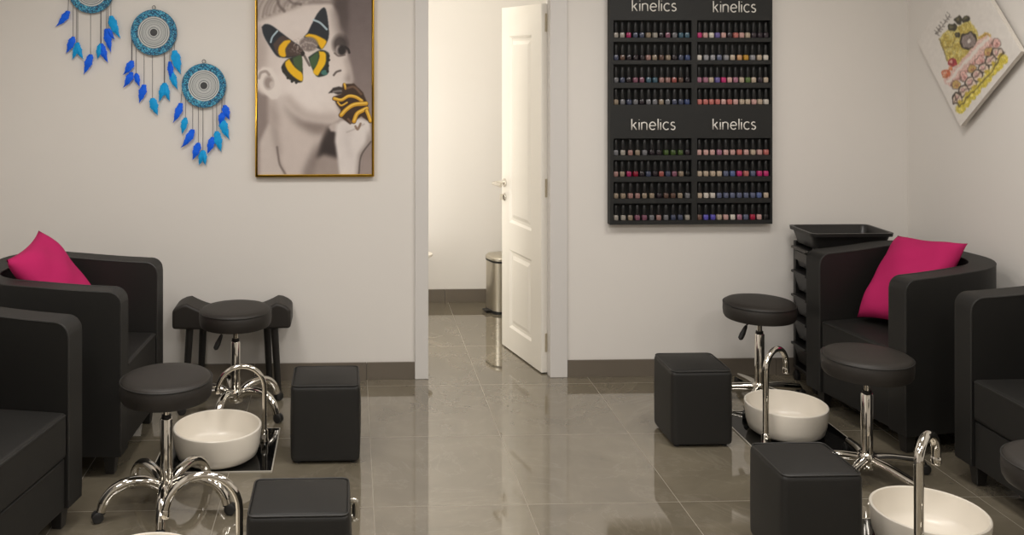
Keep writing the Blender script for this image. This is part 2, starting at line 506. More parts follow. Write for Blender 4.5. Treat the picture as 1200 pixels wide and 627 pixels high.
def place_chair(o, near, far, side, label):
    """near, far: the outer front corners nearest to and farthest from the camera; side -1 left wall, +1 right wall"""
    a, b = Vector(near), Vector(far)
    mid = (a + b) / 2; e = (b - a).normalized()
    face = Vector((e.y, -e.x)) if side < 0 else Vector((-e.y, e.x))
    c = mid - face * o['depth'] / 2
    del o['depth']
    o.location = (c.x, c.y, 0)
    o.rotation_euler = (0, 0, math.atan2(face.x, -face.y))
    o['label'] = label; o['category'] = 'armchair'; o['group'] = 'black tub armchairs'
    return o
def corner(far, ang_, w=CW):
    return (far[0] + math.sin(ang_) * w, far[1] - math.cos(ang_) * w)
chair0 = make_armchair(.70)
chair_l = copy_tree(chair0)
chair1 = make_armchair(.60)
chair_r = make_armchair(.55)
LMF = (-.905, 4.685)
place_chair(chair0, corner(LMF, -R(3.5)), LMF, -1, 'black tub armchair nearest the dream catchers, pink cushion lying in it')
LNF = (-1.01, 3.665)
place_chair(chair_l, corner(LNF, -R(11)), LNF, -1, 'empty black tub armchair cut by the frame, before the cushioned one below the dream catchers')
RFF = (2.285, 4.765)
place_chair(chair1, corner(RFF, R(10)), RFF, 1, 'black tub armchair with a pink cushion, standing before the drawer trolley')
RNF = (2.497, 3.905)
place_chair(chair_r, corner(RNF, R(0)), RNF, 1, 'empty black tub armchair at the edge below the tilted cake picture')

# ------------------------------------------------------------------ cushions
def cushion(name, label, BL, TL, TR, thick, seed):
    BL, TL, TR = Vector(BL), Vector(TL), Vector(TR)
    c = (BL + TR) / 2
    v = (TL - BL); sv = v.length; v.normalize()
    u = (TR - TL); su = u.length; u = (u - v * u.dot(v)).normalized()
    n = u.cross(v)
    rnd = random.Random(seed)
    ph = [rnd.uniform(0, 6) for _ in range(6)]
    bm = bmesh.new(); K = 28
    def pt(i, j, s):
        a, b = -1 + 2 * i / K, -1 + 2 * j / K
        pinch = .075
        x = a * (1 - pinch * (1 - b * b) * a * a); y = b * (1 - pinch * (1 - a * a) * b * b)
        prof = (max(0, 1 - a ** 4) * max(0, 1 - b ** 4)) ** .55
        wr = .006 * math.sin(5 * a + 3 * b + ph[0]) * prof + .004 * math.sin(9 * b - 4 * a + ph[1]) * prof
        bend = -.02 * (a * a + b * b) * .5
        return Vector((x * su / 2, y * sv / 2, s * (thick / 2 * prof) + wr + bend))
    top = [[bm.verts.new(pt(i, j, 1)) for j in range(K + 1)] for i in range(K + 1)]
    bot = [[top[i][j] if i in (0, K) or j in (0, K) else bm.verts.new(pt(i, j, -1)) for j in range(K + 1)] for i in range(K + 1)]
    for i in range(K):
        for j in range(K):
            bm.faces.new((top[i][j], top[i + 1][j], top[i + 1][j + 1], top[i][j + 1]))
            bm.faces.new((bot[i][j], bot[i][j + 1], bot[i + 1][j + 1], bot[i + 1][j]))
    o = obj(name, bm, M['pink'], smooth=True, auto=False)
    m = Matrix((u, v, n)).transposed().to_4x4(); m.translation = c
    o.matrix_world = m
    tag(o, label, 'cushion', 'pink cushions on the armchairs')
    return o
cushion('throw_cushion', 'hot pink square cushion leaning in the armchair before the trolley', (2.465, 4.62, .50), (2.735, 4.735, .875), (2.822, 4.352, .87), .13, 3)
cushion('throw_cushion', 'hot pink square cushion leaning in the armchair below the dream catchers', (-1.18, 4.205, .515), (-1.485, 4.155, .935), (-1.40, 4.53, .895), .13, 8)

# ------------------------------------------------------------------ round stools on chrome star bases
SZ, SR = .515, .175
def make_stool(arched=True, phase=0.0, lever=None):
    t = thing('rolling_stool', '', 'stool')
    z0 = SZ - .088
    pr = [(0, z0), (SR - .03, z0), (SR - .008, z0 + .004), (SR - .002, z0 + .014), (SR + .001, z0 + .04), (SR, z0 + .066), (SR - .003, z0 + .072), (SR - .004, z0 + .075), (SR - .012, z0 + .084), (SR - .03, z0 + .0885), (SR * .6, z0 + .0905), (0, z0 + .091)]
    s = obj('seat', lathe(bmesh.new(), pr, 64), M['leather_top'], t)
    bm = bmesh.new(); tube(bm, [((SR - .001) * math.cos(2 * PI * i / 64), (SR - .001) * math.sin(2 * PI * i / 64), z0 + .074) for i in range(65)], .0028, 6, caps=False)
    obj('piping', bm, M['seam'], s)
    bm = bmesh.new(); box(bm, -.07, .07, -.05, .05, z0 - .012, z0 + .002)
    lathe(bm, [(0, z0 - .03), (.028, z0 - .03), (.028, z0 - .01), (0, z0 - .01)], 24)
    obj('seat_plate', bm, M['rubber'], t, bevel=.003)
    obj('gas_lift', lathe(bmesh.new(), [(0, .2), (.0125, .2), (.0125, z0 - .03), (0, z0 - .03)], 24), M['chrome'], t)
    ct = .35
    cl = obj('column', lathe(bmesh.new(), [(0, .065), (.0235, .065), (.0235, ct - .004), (.021, ct), (.013, ct), (0, ct)], 32), M['chrome'], t)
    obj('collar', lathe(bmesh.new(), [(.0125, ct), (.019, ct), (.018, ct + .012), (.0125, ct + .013)], 24), M['rubber'], cl)
    hz = .085 if arched else .075
    obj('hub', lathe(bmesh.new(), [(0, hz - .03), (.034, hz - .03), (.038, hz - .024), (.038, hz + .022), (.033, hz + .03), (.024, hz + .032), (0, hz + .032)], 32), M['chrome'], t)
    for k in range(5):
        a = phase + 2 * PI * k / 5
        if arched: pr = [(.02, .088), (.075, .118), (.14, .128), (.195, .112), (.232, .076), (.246, .040)]
        else: pr = [(.02, .080), (.10, .076), (.18, .064), (.25, .052)]
        pts = spline([(r * math.cos(a), r * math.sin(a), z) for r, z in pr], 5)
        n = len(pts)
        lg = obj('leg', tube(bmesh.new(), pts, [(.0215 if arched else .0195) - .003 * i / n for i in range(n)], 14), M['chrome'], t)
        bm = bmesh.new()
        re = pr[-1][0]; ze = pr[-1][1]
        b2 = bmesh.new()
        for s_ in (-1, 1):
            w = bmesh.new(); lathe(w, [(0, 0), (.017, 0), (.021, .003), (.021, .011), (.017, .014), (0, .014)], 20)
            rot_bm(w, PI / 2, 'X'); bmesh.ops.translate(w, verts=w.verts, vec=(re + .012, .0165 if s_ > 0 else -.0025, .0215))
            me = bpy.data.meshes.new('t'); w.to_mesh(me); w.free(); bm.from_mesh(me); bpy.data.meshes.remove(me)
        tube(bm, spline([(re - .012, 0, ze), (re + .004, 0, ze - .006), (re + .011, 0, .034), (re + .012, 0, .022)], 4), .0125, 12)
        rot_bm(bm, a)
        obj('caster', bm, M['rubber'], lg)
    if lever is not None:
        ca, sa = math.cos(lever), math.sin(lever)
        ln = obj('lever', tube(bmesh.new(), spline([(0, 0, z0 - .015), (.05 * ca, .05 * sa, z0 - .018), (.075 * ca, .075 * sa, z0 - .04)], 5), .0045, 10), M['chrome'], t)
        p0, p1 = Vector((.07 * ca, .07 * sa, z0 - .035)), Vector((.105 * ca, .105 * sa, z0 - .105))
        obj('grip', tube(bmesh.new(), [p0, p0.lerp(p1, .15), p0.lerp(p1, .6), p0.lerp(p1, .92), p1], [.006, .009, .0135, .012, .004], 14), M['rubber'], ln)
    return t
def put_stool(o, xy, label, rz=0):
    o.location = (xy[0], xy[1], 0); o.rotation_euler = (0, 0, rz)
    o['label'] = label; o['group'] = 'round black salon stools'
    return o
stA = make_stool(True, -PI / 2, None)
put_stool(stA, P(195, 447, .49), 'round black stool on arched chrome legs behind the front white basin, beside the dark armchairs', .1)
stB = make_stool(True, -PI / 2, R(222))
put_stool(stB, P(276, 366, .49), 'round black stool standing in front of the saddle-shaped bench by the wall', R(-14))
stC = make_stool(False, -PI / 2 + .3, None)
put_stool(stC, P(1016, 421, .49), 'round black stool on straight chrome legs in front of the armchair with cushion', .12)
stD = make_stool(False, -PI / 2, R(150))
put_stool(stD, P(890, 358, .49), 'round black stool by the wall below the nail polish rack', R(36))
put_stool(copy_tree(stC), (2.19, 2.87), 'round black stool seat cut by the frame edge in front of the empty armchair', R(40))

# ------------------------------------------------------------------ saddle bench behind the stool
def make_bench():
    x0, x1 = WB(205, 370, 5.07)[0], WB(342, 370, 5.07)[0]
    L = x1 - x0; cx = (x0 + x1) / 2
    y0, y1 = -.095, .095
    t = thing('saddle_bench', 'black saddle-seated bench with upturned ends against the back wall', 'bench', (cx, 5.072, 0))
    bm = bmesh.new(); K = 24
    top, bot = [], []
    for i in range(K + 1):
        u = -1 + 2 * i / K
        x = u * L / 2
        q = abs(u)
        zt = .425 + .045 * max(0, (q - .35) / .40) ** 1.5 if q < .75 else .47 - .035 * ((q - .75) / .25) ** 2
        zb = .333 + .006 * abs(u)
        top.append((x, zt)); bot.append((x, zb))
    prism(bm, top + bot[::-1], 'y', y0, y1)
    obj('seat', bm, M['leather_top'], t, bevel=.016, seg=3, angle=50)
    zs = .335
    for sx in (-1, 1):
        for yy, xi, xo in ((-.06, .215, .235), (.07, .165, .18)):
            bm = bmesh.new(); xi *= L / .6; xo *= L / .6
            tube(bm, [(sx * xi, yy, zs), (sx * xo, yy, 0)], [.020, .016], 16)
            obj('leg', bm, M['foot_wood'], t)
    return t
make_bench()

# ------------------------------------------------------------------ cube footrests
def make_footrest(sx, sy, h, label, loc, rz=0):
    t = thing('cube_footrest', label, 'footstool', (loc[0], loc[1], 0), rz, 'black cube footrests')
    bm = bmesh.new(); box(bm, -sx / 2, sx / 2, -sy / 2, sy / 2, .008, h)
    bmesh.ops.subdivide_edges(bm, edges=bm.edges, cuts=7, use_grid_fill=True)
    for v in bm.verts:
        u, w, q = v.co.x / (sx / 2), v.co.y / (sy / 2), v.co.z / h * 2 - 1
        puff = .007 * (1 - min(1, abs(q)) ** 2)
        if abs(u) > .999: v.co.x += math.copysign(puff * (1 - w * w), u)
        if abs(w) > .999: v.co.y += math.copysign(puff * (1 - u * u), w)
        if v.co.z > h - .0005: v.co.z += .012 * max(0, 1 - u ** 2) * max(0, 1 - w ** 2)
    bd = obj('body', bm, M['leather'], t, bevel=.02, seg=4, angle=50)
    ring = []
    rr_ = .024
    for px_, py_, a0 in ((1, 1, 0), (-1, 1, 1), (-1, -1, 2), (1, -1, 3)):
        for k in range(6):
            an = PI / 2 * (a0 + k / 5)
            ring.append((px_ * (sx / 2 - rr_ - .004) + rr_ * math.cos(an), py_ * (sy / 2 - rr_ - .004) + rr_ * math.sin(an), h - .002))
    ring.append(ring[0])
    obj('piping', tube(bmesh.new(), ring, .0032, 6, caps=False), M['seam'], bd)
    for k in range(4):
        x, y = (sx / 2 - .03) * (-1, 1, 1, -1)[k], (sy / 2 - .03) * (-1, -1, 1, 1)[k]
        obj('foot', lathe(bmesh.new(), [(0, 0), (.012, 0), (.012, .012), (0, .012)], 14, (x, y, 0)), M['rubber'], t)
    return t
def rest_at(xa, ya, xb, yb, sy):
    a, b = Vector(P(xa, ya)), Vector(P(xb, yb))
    m = (a + b) / 2
    return (m.x, m.y + sy / 2)
make_footrest(.295, .27, .335, 'black cube footrest beside the round stool near the saddle bench', rest_at(341, 545, 421, 544, .27))
a = P(289, 606, .335); b = P(409, 604, .335)
fr = make_footrest(.318, .27, .335, 'black cube footrest with a small steel tab on its side, cut by the lower edge', ((a[0] + b[0]) / 2, (a[1] + b[1]) / 2 + .135))
bm = bmesh.new()
pts = [(.162, .05, .292), (.176, .05, .290), (.178, .05, .265), (.176, .05, .240), (.162, .05, .238)]
tube(bm, spline(pts, 4), .0055, 8, flat=2.2)
obj('steel_tab', bm, M['steel'], fr)
make_footrest(.275, .27, .34, 'black cube footrest beside the wall skirting below the nail polish rack', rest_at(788, 526, 859, 524, .27))
a = P(917, 560, .335); b = P(1013, 555, .335)
make_footrest(.278, .28, .335, 'black cube footrest in front of the basin with the tap, at the lower frame edge', ((a[0] + b[0]) / 2, (a[1] + b[1]) / 2 + .14))

# ------------------------------------------------------------------ foot baths: black floor panel, basin, tap
def floor_panel(x0, x1, y0, y1, label):
    t = thing('floor_panel', label, 'panel', ((x0 + x1) / 2, (y0 + y1) / 2, 0), 0, 'black glass floor panels')
    w, d = (x1 - x0) / 2, (y1 - y0) / 2
    obj('glass_sheet', nbox(-w, w, -d, d, .001, .006), M['panel'], t, bevel=.001, seg=1)
    bm = bmesh.new()
    e = .005
    for q in ((-w - e, w + e, -d - e, -d), (-w - e, w + e, d, d + e), (-w - e, -w, -d, d), (w, w + e, -d, d)):
        box(bm, q[0], q[1], q[2], q[3], .0005, .0055)
    obj('edge_strip', bm, M['panel_edge'], t, smooth=False)
    return t
def basin(c, label, r=.19, h=.135):
    t = thing('foot_basin', label, 'basin', (c[0], c[1], .006), 0, 'white round foot basins')
    rb = r * .84
    pr = [(0, 0), (rb - .03, 0), (rb - .008, .004), (rb + .012, .018), (r - .008, .05), (r, h - .012), (r - .001, h - .003), (r - .005, h), (r - .010, h - .002), (r - .013, h - .012), (r - .022, .05), (rb - .012, .03), (rb - .035, .020), (.03, .016), (.024, .012), (0, .012)]
    obj('bowl', lathe(bmesh.new(), pr, 72), M['ceramic'], t)
    obj('drain', lathe(bmesh.new(), [(0, .013), (.021, .013), (.023, .016), (.02, .019), (0, .0205)], 28), M['bin_steel'], t)
    return t
def tap(c, tip, top, r, label, drop=0.0):
    """goose-neck tap: stands at c, its spout hangs over tip"""
    t = thing('basin_tap', label, 'tap', (c[0], c[1], .006), 0, 'chrome goose-neck taps')
    v = Vector((tip[0] - c[0], tip[1] - c[1], 0)); w = v.length; v.normalize()
    rad = w / 2; zc = top - rad
    pts = [Vector((0, 0, .03)), Vector((0, 0, zc * .5)), Vector((0, 0, zc))]
    for k in range(1, 17):
        a = PI * k / 16
        pts.append(v * (rad - rad * math.cos(a)) + Vector((0, 0, zc + rad * math.sin(a))))
    if drop: pts.append(pts[-1] - Vector((0, 0, drop)))
    obj('neck', tube(bmesh.new(), pts, r, 18), M['chrome'], t)
    e = pts[-1]
    obj('spout_end', lathe(bmesh.new(), [(0, -.012), (r * .95, -.012), (r * 1.12, -.008), (r * 1.12, .012), (r, .016)], 20, tuple(e)), M['chrome'], t)
    b = obj('base', lathe(bmesh.new(), [(0, 0), (r * 1.65, 0), (r * 1.65, .01), (r * 1.4, .014), (r * 1.4, .05), (r * 1.15, .056), (r, .058), (0, .058)], 28), M['chrome'], t)
    bm = bmesh.new()
    s = Vector((0, -1, 0))
    tube(bm, [s * .012 + Vector((0, 0, .032)), s * .035 + Vector((0, 0, .034))], [.011, .011], 14)
    obj('handle', bm, M['chrome'], b)
    return t
# below the dream catchers, far
xr, yf = P(318, 553); xb, yb = P(327, 503)
floor_panel(xr - .50, (xr + xb) / 2, yf, yb, 'black glass floor panel under the basin beside the armchair with cushion and dream catchers')
BL_ = P(255, 498, .14)
basin(BL_, 'white round foot basin between the two stools near the dream catchers')
tp = P(310, 519)
tap(tp, (tp[0] - .205, tp[1] - .03), .345, .0115, 'chrome goose-neck tap arching over the white basin between two stools')
# below the dream catchers, near
NL = (-.655, 3.09)
floor_panel(xr - .52, xr - .04, 2.85, 3.26, 'black glass floor panel under the basin cut by the lower frame edge')
basin(NL, 'white round foot basin cut by the lower frame edge, beside the footrest with steel tab')
tp = (-.362, 3.15)
tap(tp, (tp[0] - .232, tp[1] - .03), .385, .0125, 'chrome goose-neck tap in front of the arched legs of a stool')
# tilted picture side, far
xl, yl = P(870, 513)
xr2, yr2 = P(985, 508)
floor_panel(xl, xr2, P(930, 535)[1], P(862, 483)[1], 'black glass floor panel under the basin near the wall stool')
BR_ = P(921, 472, .14)
basin(BR_, 'white round foot basin in front of the wall stool below the nail polish rack', .183)
tp = (BR_[0] - .162, BR_[1] - .155)
tap(tp, (tp[0] + .135, tp[1] + .095), .415, .0135, 'chrome goose-neck tap over the basin near the wall stool', .03)
# tilted picture side, near
NR = P(1089, 597, .14)
floor_panel(NR[0] - .245, NR[0] + .245, NR[1] - .235, NR[1] + .215, 'black glass floor panel under the big basin beside the front footrest')
basin(NR, 'white round foot basin beside the front footrest, nearest the empty armchair', .192)
tp = (NR[0] - .155, NR[1] - .195)
tap(tp, (tp[0] + .12, tp[1] + .10), .455, .0155, 'tall chrome goose-neck tap over the basin nearest the empty armchair', .03)

# ------------------------------------------------------------------ drawer trolley
def make_trolley():
    x0, x1, y0, y1, h = 2.365, 2.80, 4.865, 5.14, .83
    cx, cy = (x0 + x1) / 2, (y0 + y1) / 2
    w, d = (x1 - x0) / 2, (y1 - y0) / 2
    t = thing('salon_trolley', 'black plastic salon trolley with stacked drawers between armchair and back wall', 'trolley', (cx, cy, 0))
    # tray on top: outer wall, flange, hollow inside
    bm = bmesh.new()
    loops = [(w - .03, d - .03, h - .085), (w - .012, d - .012, h - .02), (w, d, h - .018), (w + .002, d + .002, h), (w - .012, d - .012, h), (w - .02, d - .02, h - .012), (w - .036, d - .036, h - .075)]
    def rr(a, b, z, r=.03, n=5):
        out = []
        for sx, sy, a0 in ((1, 1, 0), (-1, 1, PI / 2), (-1, -1, PI), (1, -1, 3 * PI / 2)):
            for k in range(n + 1):
                an = a0 + PI / 2 * k / n
                out.append(bm.verts.new((sx * (a - r) + r * math.cos(an), sy * (b - r) + r * math.sin(an), z)))
        return out
    vs = [rr(*l) for l in loops]
    for a, b in zip(vs, vs[1:]):
        n = len(a)
        for k in range(n): bm.faces.new((a[k], a[(k + 1) % n], b[(k + 1) % n], b[k]))
    bm.faces.new(vs[0][::-1]); bm.faces.new(vs[-1])
    obj('tray', bm, M['plastic'], t)
    for sx in (-1, 1):
        for sy in (-1, 1):
            bm = bmesh.new(); x, y = sx * (w - .035), sy * (d - .03)
            box(bm, x - .014, x + .014, y - .014, y + .014, .07, h - .08)
            obj('post', bm, M['plastic'], t, bevel=.004, seg=2)
            bm = bmesh.new()
            lathe(bm, [(0, -.011), (.02, -.011), (.024, -.008), (.024, .008), (.02, .011), (0, .011)], 20)
            rot_bm(bm, PI / 2, 'Y'); bmesh.ops.translate(bm, verts=bm.verts, vec=(x, y, .024))
            tube(bm, [(x, y, .03), (x, y, .072)], .009, 10)
            obj('caster', bm, M['rubber'], t)
    bm = bmesh.new(); box(bm, -w + .02, w - .02, -d + .015, d - .015, .066, .085)
    obj('base', bm, M['plastic'], t, bevel=.004)
    for sy in (-1, 1):
        bm = bmesh.new(); y = sy * (d - .018)
        box(bm, -w + .045, w - .045, y - .003, y + .003, .085, h - .08)
        obj('side_panel', bm, M['plastic'], t, smooth=False)
    zt = h - .10
    for k in range(5):
        z1 = zt - k * .128; z0 = z1 - .112
        bm = bmesh.new()
        # drawer as an open bin with sloping front, drawn out at the -x side
        a = -w + .005; y_ = d - .05
        prism(bm, [(a, z1), (a + .03, z0), (w - .05, z0), (w - .05, z1)], 'y', -y_, y_)
        dr = obj('drawer', bm, M['plastic'], t, bevel=.004, seg=2)
        bm = bmesh.new(); box(bm, a - .016, a + .006, -y_ + .006, y_ - .006, z1 - .014, z1)
        obj('handle', bm, M['plastic_grey'] if k == 0 else M['plastic'], dr, bevel=.004, seg=2)
        if k == 0:
            bm = bmesh.new(); box(bm, a - .002, a + .004, -y_ + .02, y_ - .02, z1 - .07, z1 - .022)
            obj('label_holder', bm, M['plastic_grey'], dr, bevel=.002)
    return t
make_trolley()

# ------------------------------------------------------------------ nail polish rack on the wall
YB = D - .052
dx0, zb_ = WB(714.8, 263.6, YB); dx1, _ = WB(905.2, 262, YB)
zb_ -= .0; zt_ = WB(810, -22, YB)[1]
rack = thing('nail_polish_rack', 'large charcoal wall rack with white lettering full of small nail polish bottles', 'display rack', ((dx0 + dx1) / 2, D, 0))
rcx = (dx0 + dx1) / 2
def zpx(y): return WB(810, y, YB)[1]
def xpx(x): return WB(x, 130, YB)[0] - rcx
rows_upper = [(23.7, 44.2), (49, 70.5), (75.3, 96.8), (103, 122.6)]
rows_lower = [(162, 182), (187.3, 207), (212.8, 232.6), (238, 258.3)]
colx = [(719, 810.5), (817, 903)]
slots = []
for ci, (xa, xb) in enumerate(colx):
    for ri, (ya, yb) in enumerate(rows_upper + rows_lower):
        slots.append((xpx(xa), xpx(xb), zpx(yb), zpx(ya), ci, ri))
# front sheet with openings: a grid of cells, cells inside a slot left open and lined
W2 = (dx1 - dx0) / 2
xs = sorted({-W2, W2, *[s[0] for s in slots], *[s[1] for s in slots]})
zs = sorted({zb_, zt_, *[s[2] for s in slots], *[s[3] for s in slots]})
bm = bmesh.new()
vg = {}
def gv(x, y, z):
    k = (round(x, 5), round(y, 5), round(z, 5))
    if k not in vg: vg[k] = bm.verts.new((x, y, z))
    return vg[k]
yf_ = -.052
def inside(x, z): return any(s[0] < x < s[1] and s[2] < z < s[3] for s in slots)
for a, b in zip(xs, xs[1:]):
    for c, d_ in zip(zs, zs[1:]):
        if not inside((a + b) / 2, (c + d_) / 2):
            bm.faces.new([gv(a, yf_, c), gv(b, yf_, c), gv(b, yf_, d_), gv(a, yf_, d_)])
for a, b in zip(xs, xs[1:]):
    for z in (zb_, zt_): bm.faces.new([gv(a, yf_, z), gv(b, yf_, z), gv(b, -.002, z), gv(a, -.002, z)])
for c, d_ in zip(zs, zs[1:]):
    for x in (-W2, W2): bm.faces.new([gv(x, yf_, c), gv(x, yf_, d_), gv(x, -.002, d_), gv(x, -.002, c)])
obj('front_board', bm, M['board'], rack, smooth=False)
SD = .046  # slot depth
for s in slots:
    bm = bmesh.new()
    x0, x1, z0, z1 = s[:4]
    q = lambda x, y, z: bm.verts.new((x, y, z))
    yb = yf_ + SD
    for f in (((x0, yf_, z0), (x1, yf_, z0), (x1, yb, z0), (x0, yb, z0)), ((x0, yf_, z1), (x0, yb, z1), (x1, yb, z1), (x1, yf_, z1)), ((x0, yf_, z0), (x0, yb, z0), (x0, yb, z1), (x0, yf_, z1)), ((x1, yf_, z0), (x1, yf_, z1), (x1, yb, z1), (x1, yb, z0)), ((x0, yb, z0), (x1, yb, z0), (x1, yb, z1), (x0, yb, z1))):
        bm.faces.new([q(*p) for p in f])
    bmesh.ops.remove_doubles(bm, verts=bm.verts, dist=.0002)
    obj('shelf', bm, M['slot'], rack, smooth=False)

# lettering drawn as strokes
def arc(cx, cy, r, a0, a1, n=10, ry=None):
    ry = ry or r
    return [(cx + r * math.cos(R(a0 + (a1 - a0) * i / n)), cy + ry * math.sin(R(a0 + (a1 - a0) * i / n))) for i in range(n + 1)]
GLYPH = {
    'k': (.52, [[(0, 0), (0, 1.42)], [(.46, .98), (.02, .46)], [(.17, .62), (.50, 0)]]),
    'i': (.0, [[(0, 0), (0, .98)], [(0, 1.27), (0, 1.34)]]),
    'n': (.56, [[(0, 0), (0, .98)], [(0, .6)] + arc(.28, .68, .28, 180, 0, 10) + [(.56, 0)]]),
    'e': (.66, [[(.03, .52), (.65, .52)] + arc(.34, .5, .33, 5, 315, 18, .49)]),
    'l': (.0, [[(0, 0), (0, 1.42)]]),
    'c': (.56, [arc(.34, .5, .34, 48, 312, 16, .49)]),
    's': (.44, [arc(.22, .74, .21, 40, 200, 8, .24) + [(.10, .57), (.32, .45)] + arc(.21, .26, .22, 40, -150, 10, .25)]),
}
def word_mesh(word, width, xc, zbase, hx, r):
    total = 0; pos = []
    for i, ch in enumerate(word):
        pos.append(total); total += GLYPH[ch][0] + .27
    total -= .27
    sx = width / total
    bm = bmesh.new()
    for ch, p in zip(word, pos):
        for st in GLYPH[ch][1]:
            pts = [(xc - width / 2 + (p + a) * sx, yf_ - .0006, zbase + b * hx) for a, b in st]
            tube(bm, pts, r, 8)
    return bm
for (xa, xb, ybase, yx) in ((741, 792.2, 13.0, 4.0), (836, 885.4, 14.2, 5.0), (740.3, 791, 152, 143), (835.6, 885.4, 151.8, 143)):
    w = xpx(xb) - xpx(xa); c = (xpx(xb) + xpx(xa)) / 2
    o = obj('lettering', word_mesh('kinelics', w, c, zpx(ybase), zpx(yx) - zpx(ybase), .0034), M['letter'], rack, auto=False)
    o['label'] = 'white lettering'

# bottles
POL = {
    'w': ('cream white', (226, 217, 204)), 'n': ('beige', (206, 184, 158)), 'p': ('pale pink', (220, 168, 160)), 'P': ('hot pink', (222, 40, 120)),
    'r': ('crimson', (196, 28, 66)), 'c': ('coral', (216, 116, 108)), 'v': ('violet', (112, 98, 176)), 'V': ('bright violet', (92, 82, 200)),
    'b': ('grey blue', (98, 106, 138)), 'B': ('blue', (92, 112, 172)), 't': ('teal blue', (90, 134, 158)), 'd': ('dark plum', (58, 46, 56)),
    'm': ('mauve', (182, 116, 142)), 'g': ('green', (98, 128, 62)), 'y': ('amber', (222, 160, 40)), 'o': ('peach', (228, 168, 112)),
    'k': ('black', (34, 32, 34)), 's': ('silver grey', (162, 162, 168)), 'u': ('brown', (132, 98, 84))}
ROWS = [['wwPbbnwdmstt', 'budddpnundbB', 'sbdmmttppcud', 'nsbsdssnsbbB', 'swpnsddgggd', 'pnPrdbdcbmnk', 'nnppnnduunsw'[:11], 'wwnmmspsbbw'],
        ['Ppwvpdcpnddd', 'wssbsnoysnw', 'mmnvPpmngndn', 'ccccpcpnnpnw', 'pppmppcpnpc', 'nnnnbBPcbPP', 'nwwbbbbbbBn', 'uVVnpwmbrpk']]
ORD = 'first second third fourth fifth sixth seventh eighth ninth tenth eleventh twelfth'.split()
SHELF = ['topmost', 'second', 'third', 'fourth', 'fifth', 'sixth', 'seventh', 'lowest']
def polish_mat(code):
    nm, rgb = POL[code]; gy = sum(rgb) / 3; rgb = tuple((v * .84 + gy * .16) * .84 for v in rgb)
    return mat('polish_' + nm.replace(' ', '_'), rgb, .3, spec=.5, vary=(90, .05))
PM = {k: polish_mat(k) for k in POL}
def rounded_sq(bm, rings, n=4):
    vs = []
    for hw, r, z in rings:
        ring = []
        for sx, sy, a0 in ((1, 1, 0), (-1, 1, PI / 2), (-1, -1, PI), (1, -1, 3 * PI / 2)):
            for k in range(n + 1):
                an = a0 + PI / 2 * k / n
                ring.append(bm.verts.new((sx * (hw - r) + r * math.cos(an), sy * (hw - r) + r * math.sin(an), z)))
        vs.append(ring)
    for a, b in zip(vs, vs[1:]):
        m_ = len(a)
        for k in range(m_): bm.faces.new((a[k], a[(k + 1) % m_], b[(k + 1) % m_], b[k]))
    bm.faces.new(vs[0][::-1]); bm.faces.new(vs[-1])
    return bm
def bottle_mesh():
    return rounded_sq(bmesh.new(), [(.0112, .005, 0), (.0126, .006, .0025), (.0128, .006, .0215), (.011, .006, .0265), (.0068, .0066, .0285), (.0064, .0062, .031)])
def cap_mesh():
    return lathe(bmesh.new(), [(0, .0285), (.0108, .0285), (.0114, .031), (.0106, .060), (.0092, .082), (.0078, .0835), (0, .0835)], 20)
body_me = {}
PD = {k: mat('darker_polish_' + POL[k][0].replace(' ', '_'), tuple(v * .62 for v in POL[k][1]), .22, spec=.6, vary=(90, .05)) for k in POL}  # same polish colours, evenly darkened, for the door-side half
bt = thing('nail_polish_bottle', '', 'nail polish')
b0 = obj('bottle', bottle_mesh(), PM['w'], bt)
c0 = obj('cap', cap_mesh(), M['cap'], bt)
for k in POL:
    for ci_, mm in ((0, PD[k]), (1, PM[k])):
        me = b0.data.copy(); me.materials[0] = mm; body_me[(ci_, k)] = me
first = True
for ci in (0, 1):
    for ri in range(8):
        s = [q for q in slots if q[4] == ci and q[5] == ri][0]
        codes = ROWS[ci][ri]; n = len(codes)
        span = s[1] - s[0]
        for k, code in enumerate(codes):
            if first: o = bt; first = False
            else: o = copy_tree(bt)
            x = s[0] + .0175 + (span - .035) * k / (n - 1) + random.uniform(-.0012, .0012)
            yy = yf_ + .021 + random.uniform(-.0015, .0015)
            o.location = (rcx + x, D + yy, s[2] + .0005)
            o.rotation_euler = (0, 0, random.uniform(-.2, .2))
            for ch in o.children:
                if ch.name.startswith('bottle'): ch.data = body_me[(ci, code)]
            o['label'] = f'{POL[code][0]} nail polish, {ORD[k]} along on the {SHELF[ri]} shelf of the ' + ('door-side half' if ci == 0 else 'trolley-side half')
            o['category'] = 'nail polish'; o['group'] = 'nail polish bottles on the wall rack'

